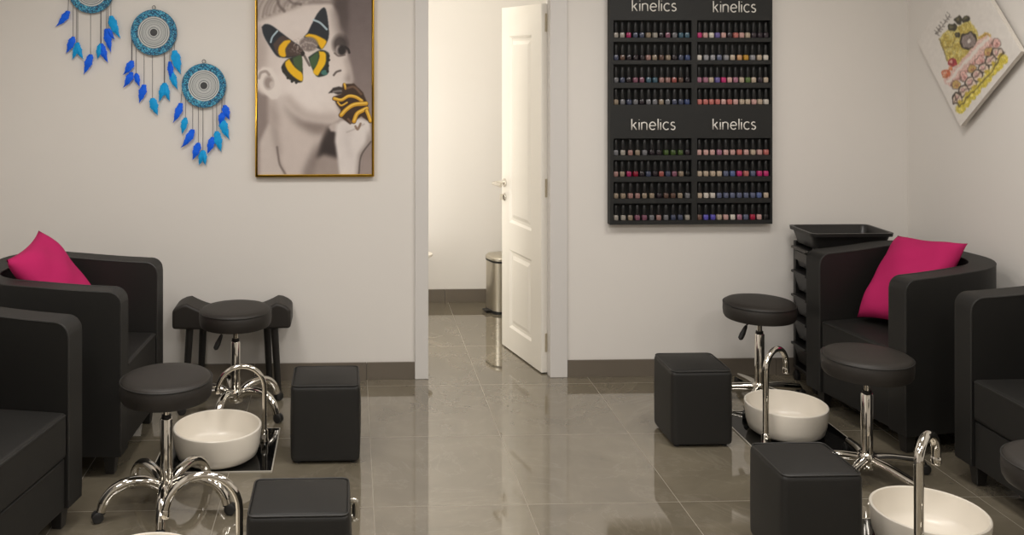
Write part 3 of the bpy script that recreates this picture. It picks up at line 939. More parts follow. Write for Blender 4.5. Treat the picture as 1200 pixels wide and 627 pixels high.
# ------------------------------------------------------------------ painted canvases
def inpoly(X, Y, poly):
    ins = np.zeros(X.shape, bool); n = len(poly)
    for i in range(n):
        x1, y1 = poly[i]; x2, y2 = poly[(i + 1) % n]
        c = (y1 > Y) != (y2 > Y)
        with np.errstate(divide='ignore', invalid='ignore'):
            xi = (x2 - x1) * (Y - y1) / ((y2 - y1) if y2 != y1 else 1e-9) + x1
        ins ^= c & (X < xi)
    return ins
def seg_dist(X, Y, pts):
    d = np.full(X.shape, 1e9)
    for (x1, y1), (x2, y2) in zip(pts, pts[1:]):
        dx, dy = x2 - x1, y2 - y1
        t = np.clip(((X - x1) * dx + (Y - y1) * dy) / (dx * dx + dy * dy + 1e-9), 0, 1)
        d = np.minimum(d, np.hypot(X - x1 - t * dx, Y - y1 - t * dy))
    return d
def blur(A, k, axis_ok=True):
    if k < 1: return A
    for ax in (0, 1):
        for _ in range(2):
            pad = [(0, 0)] * A.ndim; pad[ax] = (k, k)
            B = np.pad(A, pad, mode='edge'); c = np.cumsum(B, axis=ax)
            z = np.zeros_like(np.take(c, [0], axis=ax)); c = np.concatenate([z, c], axis=ax)
            n = A.shape[ax]; w = 2 * k + 1
            A = (np.take(c, range(w, n + w), axis=ax) - np.take(c, range(0, n), axis=ax)) / w
    return A
def grid_canvas(name, origin, eu, ev, nu, nv, colors, parent, m):
    """flat painted sheet: origin + u*eu + v*ev; colors[nv+1, nu+1, 3] in sRGB 0-255"""
    O, U, V = (np.array(q, float) for q in (origin, eu, ev))
    uu, vv = np.meshgrid(np.linspace(0, 1, nu + 1), np.linspace(0, 1, nv + 1))
    co = O + uu[..., None] * U + vv[..., None] * V
    me = bpy.data.meshes.new(name)
    idx = np.arange((nu + 1) * (nv + 1)).reshape(nv + 1, nu + 1)
    fc = np.stack([idx[:-1, :-1], idx[:-1, 1:], idx[1:, 1:], idx[1:, :-1]], -1).reshape(-1, 4)
    me.from_pydata(co.reshape(-1, 3).tolist(), [], fc.tolist())
    at = me.color_attributes.new('paint', 'FLOAT_COLOR', 'POINT')
    c = np.clip(colors.reshape(-1, 3) / 255, 0, 1)
    l = np.where(c <= .04045, c / 12.92, ((c + .055) / 1.055) ** 2.4)
    at.data.foreach_set('color', np.concatenate([l, np.ones((len(l), 1))], 1).astype(np.float32).ravel())
    me.materials.append(m)
    o = bpy.data.objects.new(name, me); COL.objects.link(o); o.parent = parent
    return o
rng = np.random.default_rng(4)

# --- portrait with a butterfly; drawn in the units of a 583 x 627 sketch
YP = D - .03
px0, pzb = WB(299.0, 207.5, YP); px1, _ = WB(438.5, 207, YP)
pzt = 2.085
poster = thing('framed_poster', 'tall gold-framed grey portrait poster of a face with a yellow butterfly', 'poster', ((px0 + px1) / 2, D, 0))
pw = (px1 - px0) / 2; pcx = (px0 + px1) / 2
fwid = .013
nu, nv = 300, 452
uu, vv = np.meshgrid(np.linspace(0, 1, nu + 1), np.linspace(0, 1, nv + 1))
x_in0, x_in1, z_in0, z_in1 = -pw + fwid, pw - fwid, pzb + fwid, pzt - fwid
Xw = x_in0 + uu * (x_in1 - x_in0); Zw = z_in0 + vv * (z_in1 - z_in0)
# sketch units: 0..138 across, rows counted from the level 1.03 m above the lower edge
zref0 = WB(368, 0, YP)[1]; zpp = (zref0 - WB(368, 200, YP)[1]) / 200
Yk = (zref0 - Zw) / zpp
Xk = 300.5 + uu * (436 - 300.5)
PA = lambda pts: [(296 + x * .16744, y * .16744) for x, y in pts]
PB = lambda pts: [(296 + x * .17225, 100 + y * .17225) for x, y in pts]
C = np.zeros(Xk.shape + (3,))
def fill(mask, col, a=1.0):
    w = (mask.astype(float) * a)[..., None]
    C[:] = C * (1 - w) + np.array(col, float) * w
def soft(poly, col, k, a=1.0):
    fill(blur(inpoly(Xk, Yk, poly).astype(float), k), col, a)
def stroke(pts, w, col, a=1.0, edge=.8):
    p = [tuple(q)[:2] for q in spline([(x, y, 0) for x, y in pts], 6)]
    fill(np.clip((w - seg_dist(Xk, Yk, p)) / edge + .5, 0, 1), col, a)
def spot(pts, rx, ry, col, a=1.0, edge=1.0):
    x, y = pts[0]
    fill(np.clip((1 - np.hypot((Xk - x) / rx, (Yk - y) / ry)) * min(rx, ry) / edge + .5, 0, 1), col, a)
ns1 = blur(rng.normal(0, 1, Xk.shape), 2); ns1 /= ns1.std()
ns2 = blur(rng.normal(0, 1, Xk.shape), 6); ns2 /= ns2.std()
g = np.clip((Yk - 10) / 190, 0, 1)[..., None]
C[:] = np.array((108, 96, 94)) * (1 - g) + np.array((156, 142, 136)) * g
soft(PB([(-20, -50), (110, 60), (105, 250), (40, 400), (-20, 400)]), (140, 127, 122), 6)
# far side hair and shadow behind the brow
soft(PA([(520, -60), (665, -60), (668, 120), (655, 330), (600, 330), (560, 100)]), (82, 71, 69), 7)
# neck and shoulders
soft(PB([(100, 60), (190, 60), (330, 220), (520, 250), (495, 310), (445, 430), (405, 530), (385, 620), (225, 620), (165, 480), (150, 310), (100, 245)]), (200, 188, 181), 5)
soft(PB([(430, 465), (500, 450), (580, 500), (610, 620), (390, 620)]), (158, 145, 138), 7)
soft(PB([(500, 285), (575, 300), (590, 500), (480, 470), (425, 500), (470, 370)]), (58, 50, 48), 5)
soft(PB([(455, 360), (440, 450), (410, 540), (385, 620), (330, 620), (370, 520), (420, 420)]), (104, 92, 87), 9, .8)
soft(PB([(200, 90), (260, 170), (340, 225), (450, 245), (530, 255), (480, 340), (400, 330), (300, 270), (210, 170)]), (128, 115, 109), 9, .85)
soft(PB([(105, 90), (150, 95), (175, 200), (170, 420), (150, 300), (105, 240)]), (158, 145, 139), 9, .7)
soft(PB([(105, 248), (150, 305), (186, 420), (172, 500), (215, 620), (40, 620), (40, 385)]), (198, 187, 180), 4)
soft(PB([(110, 250), (150, 305), (188, 430), (176, 510), (140, 400)]), (150, 137, 131), 7, .7)
stroke(PB([(160, 420), (168, 480), (180, 540), (215, 600)]), .9, (78, 66, 62), .7, 2.5)
# face
soft(PA([(-10, 150), (60, 50), (260, 30), (560, 20), (600, 100), (630, 240), (640, 330), (662, 385), (690, 480), (704, 555), (690, 600), (640, 640)]) + PB([(600, 60), (560, 110), (600, 200), (590, 235), (540, 262), (450, 252), (335, 228), (255, 170), (188, 75), (60, 60), (-10, 0)]), (213, 202, 195), 4)
spot(PA([(380, 620)]), 36, 30, (228, 219, 213), .75, 26)
spot(PA([(300, 150)]), 30, 14, (219, 209, 203), .7, 14)
soft(PB([(195, 80), (270, 180), (340, 226), (450, 250), (560, 246), (600, 225), (560, 190), (450, 200), (350, 175), (240, 60)]), (170, 157, 150), 9, .75)
soft(PA([(545, 60), (600, 60), (640, 240), (645, 330), (600, 300), (570, 200)]), (150, 138, 133), 8, .85)
soft(PA([(640, 400), (665, 400), (700, 555), (690, 600), (640, 560), (665, 500)]), (150, 137, 131), 6, .8)
soft(PA([(0, 160), (60, 180), (95, 320), (90, 470), (0, 500)]), (170, 157, 150), 9, .8)
# hair
soft(PA([(-10, 165), (-10, -60), (650, -60), (600, 30), (500, 12), (390, 18), (290, 62), (190, 96), (90, 132)]), (168, 156, 149), 4)
for q in range(40):
    x0 = -10 + q * 15 + rng.uniform(-8, 8)
    base = 150 - q * 5 + rng.uniform(-20, 10)
    c = (216, 206, 199) if q % 2 else (112, 100, 95)
    stroke(PA([(x0 - 25, base), (x0 - 10, base * .45), (x0 + 25, -10), (x0 + 50, -60)]), .9 + rng.uniform(0, .7), c, .38, 2.4)
stroke(PA([(165, -10), (180, 40), (215, 78)]), 1.6, (92, 80, 76), .7, 2.5)
stroke(PA([(240, -10), (275, 22), (330, 30)]), 1.4, (92, 80, 76), .6, 2.5)
soft(PA([(540, -60), (655, -60), (650, 160), (625, 250), (600, 120), (570, 40)]), (84, 73, 70), 6)
# ear
soft(PA([(25, 505), (65, 468), (125, 476), (170, 540), (195, 600)]) + PB([(188, 55), (160, 92), (122, 96), (75, 55), (30, -10)]), (222, 213, 206), 2)
stroke(PA([(36, 545), (50, 510), (85, 500), (108, 522)]), 1.6, (150, 137, 130), .8, 2)
spot(PA([(105, 578)]), 5.5, 7.5, (138, 124, 118), .8, 4); spot(PA([(128, 592)]), 3, 4, (206, 196, 189), .8, 2)
# eye, brow, nostril
spot(PA([(612, 310)]), 9, 11, (62, 53, 51), .9, 6)
spot(PA([(600, 346)]), 3.4, 4.4, (178, 168, 163), .85, 2.4); spot(PA([(624, 352)]), 4.8, 5.8, (40, 34, 33), .95, 2.6)
stroke(PA([(572, 372), (600, 392), (645, 385)]), .9, (96, 84, 80), .8, 1.6)
stroke(PA([(650, 330), (668, 345), (676, 368)]), 1.4, (40, 34, 33), .9, 1.4)
stroke(PA([(566, 526), (585, 504), (614, 494)]), 1.1, (84, 73, 69), .9, 1.6)
# lips
soft(PB([(512, 55), (545, 18), (585, 8), (625, 18), (636, 52), (580, 64), (545, 50)]), (58, 51, 50), 1)
stroke(PB([(548, 44), (590, 38), (630, 42)]), 1.2, (150, 143, 140), .7, 1.4)
# hand
soft(PB([(514, 280), (540, 262), (578, 250), (575, 318), (530, 314)]), (186, 174, 168), 2)
soft(PB([(568, 268), (600, 240), (740, 225), (800, 250), (808, 380), (740, 475), (724, 620), (592, 620), (574, 480), (558, 380)]), (217, 209, 204), 3)
soft(PB([(620, 255), (680, 300), (660, 420), (700, 520), (640, 480), (615, 360)]), (196, 187, 183), 8, .6)
soft(PB([(790, 300), (812, 380), (744, 475), (728, 620), (705, 620), (720, 470), (775, 390)]), (132, 119, 113), 5, .8)
stroke(PB([(806, 385), (740, 480), (724, 600)]), .9, (66, 57, 53), .7, 1.6)
stroke(PB([(640, 320), (690, 300), (760, 265)]), .7, (160, 149, 144), .6, 2)
# gilded fingers
soft(PB([(545, 78), (605, 58), (612, -10), (690, -12), (752, 48), (778, 112), (792, 172), (806, 250), (780, 240), (740, 210), (664, 268), (628, 240), (594, 214), (600, 170), (570, 132)]), (62, 45, 34), 1)
G1, G2 = (206, 152, 38), (244, 212, 110)
for pts, w in (([(552, 92), (600, 102), (650, 76), (700, 82), (742, 108)], 2.3), ([(600, 204), (636, 166), (690, 134), (772, 126)], 3.0), ([(688, 246), (708, 198), (742, 176), (776, 160)], 3.0), ([(776, 176), (790, 210), (802, 244)], 2.6), ([(622, -6), (630, 24)], 1.7), ([(575, 118), (600, 140), (640, 120)], 1.2)):
    stroke(PB(pts), w, (52, 36, 24), .8, 1); stroke(PB([(x + 2, y - 2) for x, y in pts]), w * .8, G1, 1, 1); stroke(PB([(x + 3, y - 6) for x, y in pts]), w * .3, G2, .7, 1)
for pts in ([(640, 20), (690, 12), (740, 60)], [(650, 230), (668, 252)], [(700, 280), (716, 300), (735, 262)]):
    stroke(PB(pts), 1.3, (118, 92, 74), .8, 1.4)
# butterfly
dark = (37, 42, 48)
def sp(pts): return [tuple(q)[:2] for q in spline([(x, y, 0) for x, y in pts + pts[:1]], 4)][:-1]
def wing(pts, col, k=1, a=1.0): soft(PA(sp(pts)), col, k, a)
wing([(55, 190), (78, 170), (122, 176), (190, 225), (270, 285), (340, 335), (345, 385), (290, 400), (210, 405), (160, 390), (110, 320), (70, 250)], dark)
wing([(380, 230), (420, 150), (450, 95), (488, 55), (508, 62), (522, 120), (532, 230), (520, 290), (480, 345), (440, 330), (400, 290), (355, 262)], dark)
wing([(135, 310), (200, 250), (262, 285), (340, 340), (345, 385), (240, 396), (168, 380)], (76, 61, 55))
wing([(182, 318), (215, 286), (262, 284), (236, 320), (222, 350), (226, 396), (186, 392), (172, 352)], (234, 180, 24))
wing([(388, 236), (440, 246), (505, 278), (512, 300), (482, 343), (456, 310), (420, 276), (362, 256)], (236, 182, 24))
stroke(PA([(120, 295), (132, 258), (166, 218)]), 1.1, (176, 198, 208), .9, 1)
stroke(PA([(424, 140), (470, 160), (516, 205)]), 1.2, (184, 204, 212), .9, 1)
wing([(338, 385), (250, 408), (204, 450), (198, 490), (226, 532), (268, 566), (340, 574), (346, 500)], (44, 44, 40))
wing([(385, 400), (470, 350), (532, 374), (530, 440), (526, 512), (480, 536), (440, 531), (405, 460)], (40, 50, 46))
wing([(252, 412), (222, 440), (238, 490), (286, 540), (342, 568), (341, 512), (290, 470), (262, 432)], (232, 182, 26))
wing([(275, 408), (336, 390), (339, 500), (288, 460)], (68, 88, 56))
wing([(460, 358), (506, 370), (508, 440), (472, 498), (450, 530), (420, 502), (446, 450), (464, 400)], (234, 184, 28))
wing([(396, 408), (452, 366), (452, 430), (426, 480), (402, 452)], (66, 92, 58))
spot(PA([(500, 508)]), 4, 3, (76, 134, 124), .8)
spot(PA([(388, 308)]), 11, 8.5, (122, 110, 105), .95, 2.5)
w_ = np.clip(1 - np.hypot((Xk - (296 + 350 * .16744)) / 22, (Yk - 320 * .16744) / 12), 0, 1) * np.clip(np.abs(ns1) - .5, 0, 1)
fill(np.clip(w_ * 1.2, 0, .7), (168, 156, 150)); 
stroke(PA([(330, 320), (360, 300), (410, 300), (440, 320)]), .8, (186, 176, 170), .6, 1.4)
spot(PA([(346, 376)]), 2.4, 3, (40, 34, 32), .95)
stroke(PA([(358, 392), (376, 425), (394, 458)]), 1.4, (104, 94, 90), .9, 1)
for x, y in ((205, 470), (212, 500), (240, 545), (270, 570), (300, 578), (528, 392), (532, 420), (524, 460), (522, 500)):
    spot(PA([(x, y)]), 1.6, 1.6, (40, 40, 38), .9)
C += rng.normal(0, 1.4, C.shape[:2])[..., None] + ns2[..., None] * .8
M['portrait'] = paint_material('portrait_print', .5, .35)
grid_canvas('print', (x_in0, YP - D, z_in0), (x_in1 - x_in0, 0, 0), (0, 0, z_in1 - z_in0), nu, nv, C[::1], poster, M['portrait'])
bm = bmesh.new()
a0, a1, c0_, c1_ = -pw, pw, pzb, pzt
for q in ((a0, a0 + fwid, c0_, c1_), (a1 - fwid, a1, c0_, c1_), (a0 + fwid, a1 - fwid, c0_, c0_ + fwid), (a0 + fwid, a1 - fwid, c1_ - fwid, c1_)):
    box(bm, q[0], q[1], YP - D - .004, -.002, q[2], q[3])
bmesh.ops.remove_doubles(bm, verts=bm.verts, dist=.0005)
obj('frame', bm, M['gold'], poster, bevel=.002, seg=2)

# --- tilted cake picture on the side wall
XP = XR - .048
def onwall(px, py):
    t = (px - PX) / F
    d = XP / (t * CS + SN)
    return Vector((XP, d * CS - t * d * SN, H - (py - PY) / F * d))
cb, clft = onwall(1125.5, 148), onwall(1074.3, 47)
ev = clft - cb; S = ev.length
eu = Vector((0, -ev.z, ev.y))                     # square: turned by a right angle on the wall
cake = thing('cake_picture', 'white square canvas hung tilted, watercolour of a layered cake with fruit', 'picture', (XR, (cb.y + clft.y) / 2, 0))
org = cake.location
nu = nv = 260
uu, vv = np.meshgrid(np.linspace(0, 1, nu + 1), np.linspace(0, 1, nv + 1))
Yw = cb.y + uu * eu.y + vv * ev.y; Zw = cb.z + uu * eu.z + vv * ev.z
dd = XP * SN + Yw * CS; ll = XP * CS - Yw * SN
Xk = ((PX + F * ll / dd) - 1040) / .2552; Yk = (PY + F * (H - Zw) / dd) / .2552
C = np.zeros(Xk.shape + (3,)); C[:] = (222, 216, 208)
noise = blur(rng.normal(0, 1, Xk.shape), 3); noise /= noise.std()
noise2 = blur(rng.normal(0, 1, Xk.shape), 1); noise2 /= noise2.std()
wob = blur(rng.normal(0, 1, Xk.shape), 5); wob /= wob.std()
Xk = Xk + noise * 1.3 + wob * 2.4; Yk = Yk - noise * 1.0 + wob[::-1] * 3
soft([(238, 180), (262, 150), (300, 132), (345, 105), (376, 98), (412, 138), (424, 182), (400, 215), (366, 246), (350, 276), (312, 302), (276, 280), (262, 232), (246, 210)], (206, 184, 76), 1)
msk = inpoly(Xk, Yk, [(238, 180), (300, 132), (376, 98), (424, 182), (350, 276), (312, 302), (262, 232)]).astype(float)
fill(np.clip(msk * np.clip(noise * .5, 0, .6), 0, 1), (168, 136, 40)); fill(np.clip(msk * np.clip(-noise * .5, 0, .6), 0, 1), (228, 216, 140))
fill(np.clip(1.3 - seg_dist(Xk, Yk, [(240, 180), (262, 238), (278, 282)]) / 3, 0, 1), (96, 80, 52), .7)
fill(np.clip(1.3 - seg_dist(Xk, Yk, [(262, 215), (300, 215), (318, 160)]) / 2.5, 0, 1), (130, 104, 44), .6)
E = lambda x, y, r: np.clip((r - np.hypot(Xk - x, Yk - y)) / 2 + .5, 0, 1)
for x, y, r in ((326, 92, 19), (360, 88, 17), (297, 129, 20), (322, 160, 14)):
    fill(E(x, y, r), (62, 58, 44)); fill(E(x - 4, y - 4, r * .45), (128, 122, 82), .6)
fill(E(373, 189, 40), (58, 48, 40)); fill(E(373, 189, 33), (150, 134, 128)); fill(E(373, 189, 27) * np.clip(noise2 * .6, 0, 1), (94, 76, 74)); fill(E(373, 189, 9), (206, 194, 186))
# cake layers, along the lower edge of the canvas
soft([(256, 372), (276, 350), (455, 148), (503, 196), (492, 216), (296, 404), (282, 398)], (222, 178, 166), 1)
fill(np.clip(1.5 - seg_dist(Xk, Yk, [(278, 376), (462, 172)]) / 7, 0, 1), (226, 216, 206))
fill(np.clip(1.4 - seg_dist(Xk, Yk, [(296, 392), (490, 196)]) / 5, 0, 1), (198, 122, 116), .8)
fill(np.clip(1.4 - seg_dist(Xk, Yk, [(424, 176), (452, 152), (470, 160)]) / 7, 0, 1), (206, 160, 60))
for i in range(6):
    t_ = i / 5
    x, y = 314 + t_ * 186, 392 - t_ * 190
    fill(E(x, y, 23), (92, 70, 62), .7); fill(E(x + 1, y - 1, 19), (224, 170, 160) if i % 2 else (200, 160, 84))
    fill(E(x + 4, y + 3, 8), (150, 70, 66), .5)
for i in range(7):
    t_ = i / 6
    x, y = 320 + t_ * 184, 452 - t_ * 208
    fill(E(x, y, 26), (62, 50, 44)); fill(E(x + 1, y, 21), (220, 196, 176)); fill(E(x - 4, y - 3, 10), (206, 150, 146), .8)
    fill(np.clip(1.3 - seg_dist(Xk, Yk, [(x - 18, y + 12), (x, y + 4), (x + 14, y - 16)]) / 3, 0, 1), (92, 66, 60), .7)
    fill(E(x + 14, y + 18, 11), (202, 172, 44))
fill(np.clip(1.5 - seg_dist(Xk, Yk, [(330, 498), (378, 440), (460, 356), (532, 268)]) / 15, 0, 1), (216, 192, 44))
for i in range(9):
    t_ = i / 8
    x, y = 338 + t_ * 196, 500 - t_ * 226
    fill(E(x + 2, y + 2, 17), (220, 198, 50)); fill(E(x - 2, y - 2, 8), (238, 222, 108), .7)
fill(np.clip(1.3 - seg_dist(Xk, Yk, [(304, 440), (330, 488), (380, 436), (470, 340), (534, 240)]) / 3, 0, 1) * .8, (70, 56, 40))
for x, y, r, c in ((268, 336, 19, (206, 96, 56)), (299, 290, 19, (176, 44, 52)), (291, 316, 11, (214, 120, 70)), (262, 350, 9, (216, 136, 90))):
    fill(E(x, y, r), c); fill(E(x - 4, y - 4, r * .4), (240, 196, 170), .7)
# handwriting beside the cake
for i in range(7):
    t_ = i / 6
    x, y = 226 + t_ * 56, 150 - t_ * 78
    pts = [(x - 8 + rng.uniform(-3, 3), y - 12), (x + 4, y - 2 + rng.uniform(-4, 4)), (x - 2 + rng.uniform(-4, 4), y + 6), (x + 10, y + 9)]
    fill(np.clip(1.3 - seg_dist(Xk, Yk, pts) / 2.4, 0, 1), (84, 76, 70), .8)
C = blur(C, 1)
gy_ = C.mean(-1, keepdims=True); C = (C * .8 + gy_ * .2) * .93 + np.array((222, 216, 208)) * .07
C *= (1 + .05 * noise2 * np.clip(np.abs(C - (222, 216, 208)).max(-1) / 40, 0, 1))[..., None]
C += noise[..., None] * 1.5
M['cake'] = paint_material('watercolour_print', .5, .4)
loc = lambda p: (p[0] - org[0], p[1] - org[1], p[2] - org[2])
grid_canvas('painted_face', loc(cb), tuple(eu), tuple(ev), nu, nv, C, cake, M['cake'])
bm = bmesh.new()
q = [cb, cb + eu, cb + eu + ev, cb + ev]
v0 = [bm.verts.new(loc(p + Vector((.0006, 0, 0)))) for p in q]; v1 = [bm.verts.new(loc(p + Vector((.022, 0, 0)))) for p in q]
bm.faces.new(v0); bm.faces.new(v1[::-1])
for k in range(4): bm.faces.new((v0[k], v0[(k + 1) % 4], v1[(k + 1) % 4], v1[k]))
obj('stretcher', bm, M['canvas_side'], cake, bevel=.002, seg=2)
bm = bmesh.new()
q = [cb + eu * a_ + ev * b_ for a_, b_ in ((.3, .3), (.7, .3), (.7, .7), (.3, .7))]
v0 = [bm.verts.new(loc(p + Vector((.022, 0, 0)))) for p in q]; v1 = [bm.verts.new(loc((XR - .001, p.y, p.z))) for p in q]
bm.faces.new(v0); bm.faces.new(v1[::-1])
for k in range(4): bm.faces.new((v0[k], v0[(k + 1) % 4], v1[(k + 1) % 4], v1[k]))
obj('wall_spacer', bm, M['canvas_side'], cake, bevel=.002, seg=2)

# ------------------------------------------------------------------ dream catchers
def feather_mesh(top, tip, width, bow):
    bm = bmesh.new()
    a, b = Vector(top), Vector(tip)
    ax = b - a; L = ax.length; ax.normalize()
    side = Vector((ax.z, 0, -ax.x))
    K = 22; rows = []
    for i in range(K + 1):
        t = i / K
        m_ = Vector((a.x * .85 + b.x * .15, a.y, a.z * .42 + b.z * .58))
        c = a * ((1 - t) ** 2) + m_ * (2 * t * (1 - t)) + b * (t * t)
        tg = ((m_ - a) * (1 - t) + (b - m_) * t).normalized()
        side = Vector((tg.z, 0, -tg.x))
        c += side * (bow * .25 * L * math.sin(PI * t)) + Vector((0, -.006 * math.sin(PI * t), 0))
        w = width * (math.sin(PI * min(1, (t + .10) / 1.11)) ** .9) * (1.35 - .95 * t) * (1 + .1 * math.sin(19 * t + top[0] * 90) + .08 * math.sin(47 * t + top[2] * 70))
        if i == K: w = .0006
        rows.append([bm.verts.new(c - side * w + Vector((0, .003, 0))), bm.verts.new(c + Vector((0, -.0035, 0))), bm.verts.new(c + side * w + Vector((0, .003, 0))), bm.verts.new(c + Vector((0, .0015, 0)))])
    for r, s in zip(rows, rows[1:]):
        for k in range(4): bm.faces.new((r[k], r[(k + 1) % 4], s[(k + 1) % 4], s[k]))
    bm.faces.new(rows[0]); bm.faces.new(rows[-1][::-1])
    return bm
YD = D - .022
def dream_catcher(cx, cy, rpx, feathers, label):
    c = WB(cx, cy, YD); r = WB(cx + rpx, cy, YD)[0] - c[0]
    t = thing('dream_catcher', label, 'dream catcher', (c[0], D, c[1]), 0, 'blue feathered dream catchers')
    y = YD - D
    b2 = bmesh.new()
    lathe(b2, [(r * .70, -.004), (r * .985, -.005), (r, 0), (r * .985, .005), (r * .70, .004), (r * .70, -.004)], 64); rot_bm(b2, PI / 2, 'X'); 
    bmesh.ops.translate(b2, verts=b2.verts, vec=(0, y, 0))
    obj('glitter_ring', b2, M['glitter'], t)
    b2 = bmesh.new(); lathe(b2, [(0, -.003), (r * .71, -.003), (r * .71, .003), (0, .003)], 64); rot_bm(b2, PI / 2, 'X')
    w = obj('web', b2, M['web'], t, loc=(0, y, 0))
    b2 = bmesh.new(); lathe(b2, [(0, -.005), (r * .13, -.005), (r * .155, -.002), (r * .155, .005), (0, .006)], 28); rot_bm(b2, PI / 2, 'X')
    obj('bead', b2, M['web_eye'], w)
    obj('hanging_loop', tube(bmesh.new(), [(.009 * math.cos(2 * PI * k / 16), y, r + .010 + .010 * math.sin(2 * PI * k / 16)) for k in range(17)], .0016, 6), M['cord'], t)
    obj('nail', tube(bmesh.new(), [(0, -.001, r + .019), (0, y - .008, r + .0185)], .002, 8), M['steel'], t)
    q = lambda px, py: (lambda p: (p[0] - c[0], y, p[1] - c[1]))(WB(px, py, YD))
    for k, (x1, y1, x2, y2, wd, col) in enumerate(feathers):
        top, tip = q(x1, y1), q(x2, y2)
        fx = x1 - cx
        xs_ = max(-.97 * r, min(.97 * r, top[0]))
        z_ring = -math.sqrt(max(0, (r * .96) ** 2 - xs_ ** 2)) if abs(xs_) < .96 * r else -.05 * r
        if abs(xs_) > .8 * r: z_ring = max(z_ring, -.55 * r)
        cd = obj('hanging_cord', tube(bmesh.new(), [(xs_, y, z_ring), (top[0], y - .001, top[2] - .004)], .0014, 6), M['cord'], t)
        obj('feather', feather_mesh(top, tip, wd * .0060, .12 if x2 < x1 else -.12), M['feather_blue'] if col == 'b' else M['feather_teal'], cd)
    return t
s_ = .335
k1 = lambda l: [(a * s_, b * s_, c * s_, d_ * s_, w, e) for a, b, c, d_, w, e in l]
dream_catcher(107, -11, 27, k1([(238, 38, 193, 94, 3.2, 'b'), (256, 128, 230, 187, 3.2, 'b'), (272, 148, 252, 210, 2.6, 't'), (268, 150, 292, 208, 3.0, 't'), (317, 190, 292, 260, 3.4, 'b'), (352, 152, 340, 207, 2.8, 't'), (354, 152, 378, 220, 3.2, 'b'), (372, 100, 388, 183, 3.4, 'b'), (388, 55, 422, 135, 3.8, 't'), (378, 100, 402, 138, 2.6, 'b')]),
              'blue feathered dream catcher with glitter ring, highest of the three, cut by the top edge')
dream_catcher(180.3, 38, 27.2, k1([(462, 212, 430, 262, 3.4, 'b'), (460, 252, 430, 307, 3.2, 'b'), (476, 256, 488, 303, 2.6, 'b'), (504, 296, 486, 361, 3.4, 'b'), (533, 343, 552, 404, 3.8, 't'), (574, 290, 555, 358, 3.0, 't'), (576, 290, 594, 356, 3.0, 't'), (594, 215, 598, 282, 2.6, 'b'), (600, 250, 622, 314, 3.2, 't'), (610, 176, 632, 260, 4.2, 't')]),
              'blue feathered dream catcher with glitter ring, middle of the descending three')
c_ = .2233
k3 = lambda l: [(190 + a * c_, 60 + b * c_, 190 + c * c_, 60 + d_ * c_, w, e) for a, b, c, d_, w, e in l]
dream_catcher(239, 100.3, 26.2, k3([(98, 272, 56, 377, 3.2, 'b'), (122, 348, 103, 437, 3.0, 't'), (160, 410, 97, 508, 3.4, 'b'), (190, 480, 158, 572, 3.4, 'b'), (214, 520, 192, 600, 2.8, 't'), (214, 520, 228, 600, 2.8, 't'), (265, 450, 236, 540, 3.2, 'b'), (286, 420, 310, 530, 3.6, 't'), (318, 320, 300, 390, 3.0, 'b'), (312, 350, 354, 465, 3.8, 't'), (328, 283, 354, 360, 3.4, 'b')]),
              'blue feathered dream catcher with glitter ring, lowest of the three and next to the poster')

# ------------------------------------------------------------------ washroom: pedal bin, toilet
def make_bin():
    x0, y0 = P(574, 369)
    t = thing('pedal_bin', 'small steel pedal bin on the washroom floor behind the open door', 'bin', (x0 + .125, y0 + .11, 0), R(18))
    h = .345
    def ring_prof(bm, rings, n=40):
        vs = []
        for a, b, z in rings:
            vs.append([bm.verts.new((a * math.copysign(abs(math.cos(q)) ** .6, math.cos(q)), b * math.copysign(abs(math.sin(q)) ** .6, math.sin(q)), z)) for q in [2 * PI * k / n for k in range(n)]])
        for p, q in zip(vs, vs[1:]):
            for k in range(n): bm.faces.new((p[k], p[(k + 1) % n], q[(k + 1) % n], q[k]))
        bm.faces.new(vs[0][::-1]); bm.faces.new(vs[-1])
        return bm
    a, b = .125, .105
    obj('body', ring_prof(bmesh.new(), [(a, b, .02), (a, b, h)]), M['bin_steel'], t)
    obj('base', ring_prof(bmesh.new(), [(a + .002, b + .002, 0), (a + .003, b + .003, .004), (a + .003, b + .003, .02)]), M['rubber'], t)
    obj('rim', ring_prof(bmesh.new(), [(a + .002, b + .002, h), (a + .003, b + .003, h + .012), (a + .001, b + .001, h + .014)]), M['rubber'], t)
    obj('lid', ring_prof(bmesh.new(), [(a + .004, b + .004, h + .014), (a + .004, b + .004, h + .028), (a - .006, b - .006, h + .04), (a - .05, b - .045, h + .048)]), M['bin_steel'], t)
    bm = bmesh.new(); box(bm, -a - .04, -a + .005, -.03, .03, .012, .022)
    obj('pedal', bm, M['rubber'], t, bevel=.004, seg=2)
make_bin()
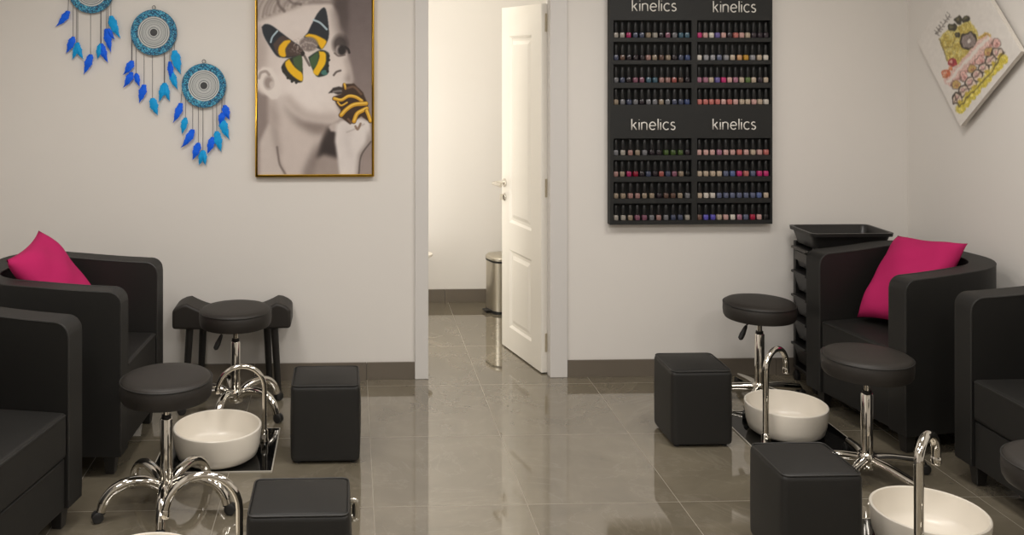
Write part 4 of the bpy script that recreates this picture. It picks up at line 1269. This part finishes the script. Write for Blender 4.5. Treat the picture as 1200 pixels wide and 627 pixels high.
def make_toilet():
    # wall-hung bowl on the washroom's hidden side wall, its tip just showing past the casing
    tipx = P(507.5, 283, .47)
    t = thing('toilet', 'white toilet whose rounded tip just shows past the door casing', 'toilet', (RX0, 6.25, 0))
    Ln = .0
    tip = WB(507, 283, 6.25)[0] - RX0
    def sect(l, w, z, zz):
        out = []
        for k in range(40):
            q = 2 * PI * k / 40
            x = l * .55 + l * .45 * math.cos(q) if math.cos(q) > 0 else l * .55 + l * .55 * math.cos(q)
            yv = w * math.sin(q) if math.cos(q) > 0 else w * math.copysign(abs(math.sin(q)) ** .45, math.sin(q))
            out.append((x, yv, z))
        return out
    def loft(name, rings, m):
        bm = bmesh.new(); vs = [[bm.verts.new(p) for p in sect(l, w, z, 0)] for l, w, z in rings]
        for p, q in zip(vs, vs[1:]):
            for k in range(40): bm.faces.new((p[k], p[(k + 1) % 40], q[(k + 1) % 40], q[k]))
        bm.faces.new(vs[0][::-1]); bm.faces.new(vs[-1])
        return obj(name, bm, m, t)
    loft('bowl', [(tip * .5, .10, 0.0), (tip * .5, .11, .02), (tip * .55, .12, .18), (tip * .8, .16, .34), (tip * .96, .18, .42), (tip * .97, .18, .435)], M['ceramic'])
    loft('seat_lid', [(tip * .985, .184, .438), (tip, .186, .445), (tip, .186, .458), (tip * .97, .176, .467)], M['ceramic'])
    bm = bmesh.new(); box(bm, .002, .17, -.18, .18, .47, .80)
    obj('cistern', bm, M['ceramic'], t, bevel=.02)
make_toilet()

# ------------------------------------------------------------------ light
def area(name, loc, size, power, color=(1, .9, .76), sy=None):
    l = bpy.data.lights.new(name, 'AREA'); l.energy = power; l.color = color
    l.shape = 'RECTANGLE'; l.size = size; l.size_y = sy or size
    o = bpy.data.objects.new(name, l); COL.objects.link(o); o.location = loc
    return o
WARM = (1, .955, .91)
for x, y, pw_ in ((-.85, 3.4, 25), (.55, 3.3, 17), (1.85, 3.5, 23), (-.85, 1.1, 25), (.55, 1.1, 25), (1.85, 1.1, 25)):
    area('ceiling_lamp', (x, y, HC - .02), .6, pw_, WARM)
area('washroom_lamp', ((OX0 + OX1) / 2 - .1, 5.7, HC - .02), .6, 10, (1, .955, .87))
wash_fill = area('washroom_fill_light', (OX0 - .42, D + T + .05, 1.2), .5, 20.5, (1, .955, .88), 1.6)  # added fill, hidden beside the doorway, to even out the washroom's far wall
wash_fill.rotation_euler = (PI / 2, 0, R(4))

w = bpy.data.worlds.new('world'); SC.world = w; w.use_nodes = True
w.node_tree.nodes['Background'].inputs[0].default_value = (.9, .85, .78, 1)
w.node_tree.nodes['Background'].inputs[1].default_value = .02

vs_ = SC.view_settings
vs_.view_transform = 'Standard'; vs_.look = 'None'; vs_.gamma = 1; vs_.use_curve_mapping = False
vs_.exposure = 0.0
SC.cycles.max_bounces = 10
SC.cycles.diffuse_bounces = 5
SC.cycles.glossy_bounces = 5
SC.cycles.use_denoising = True
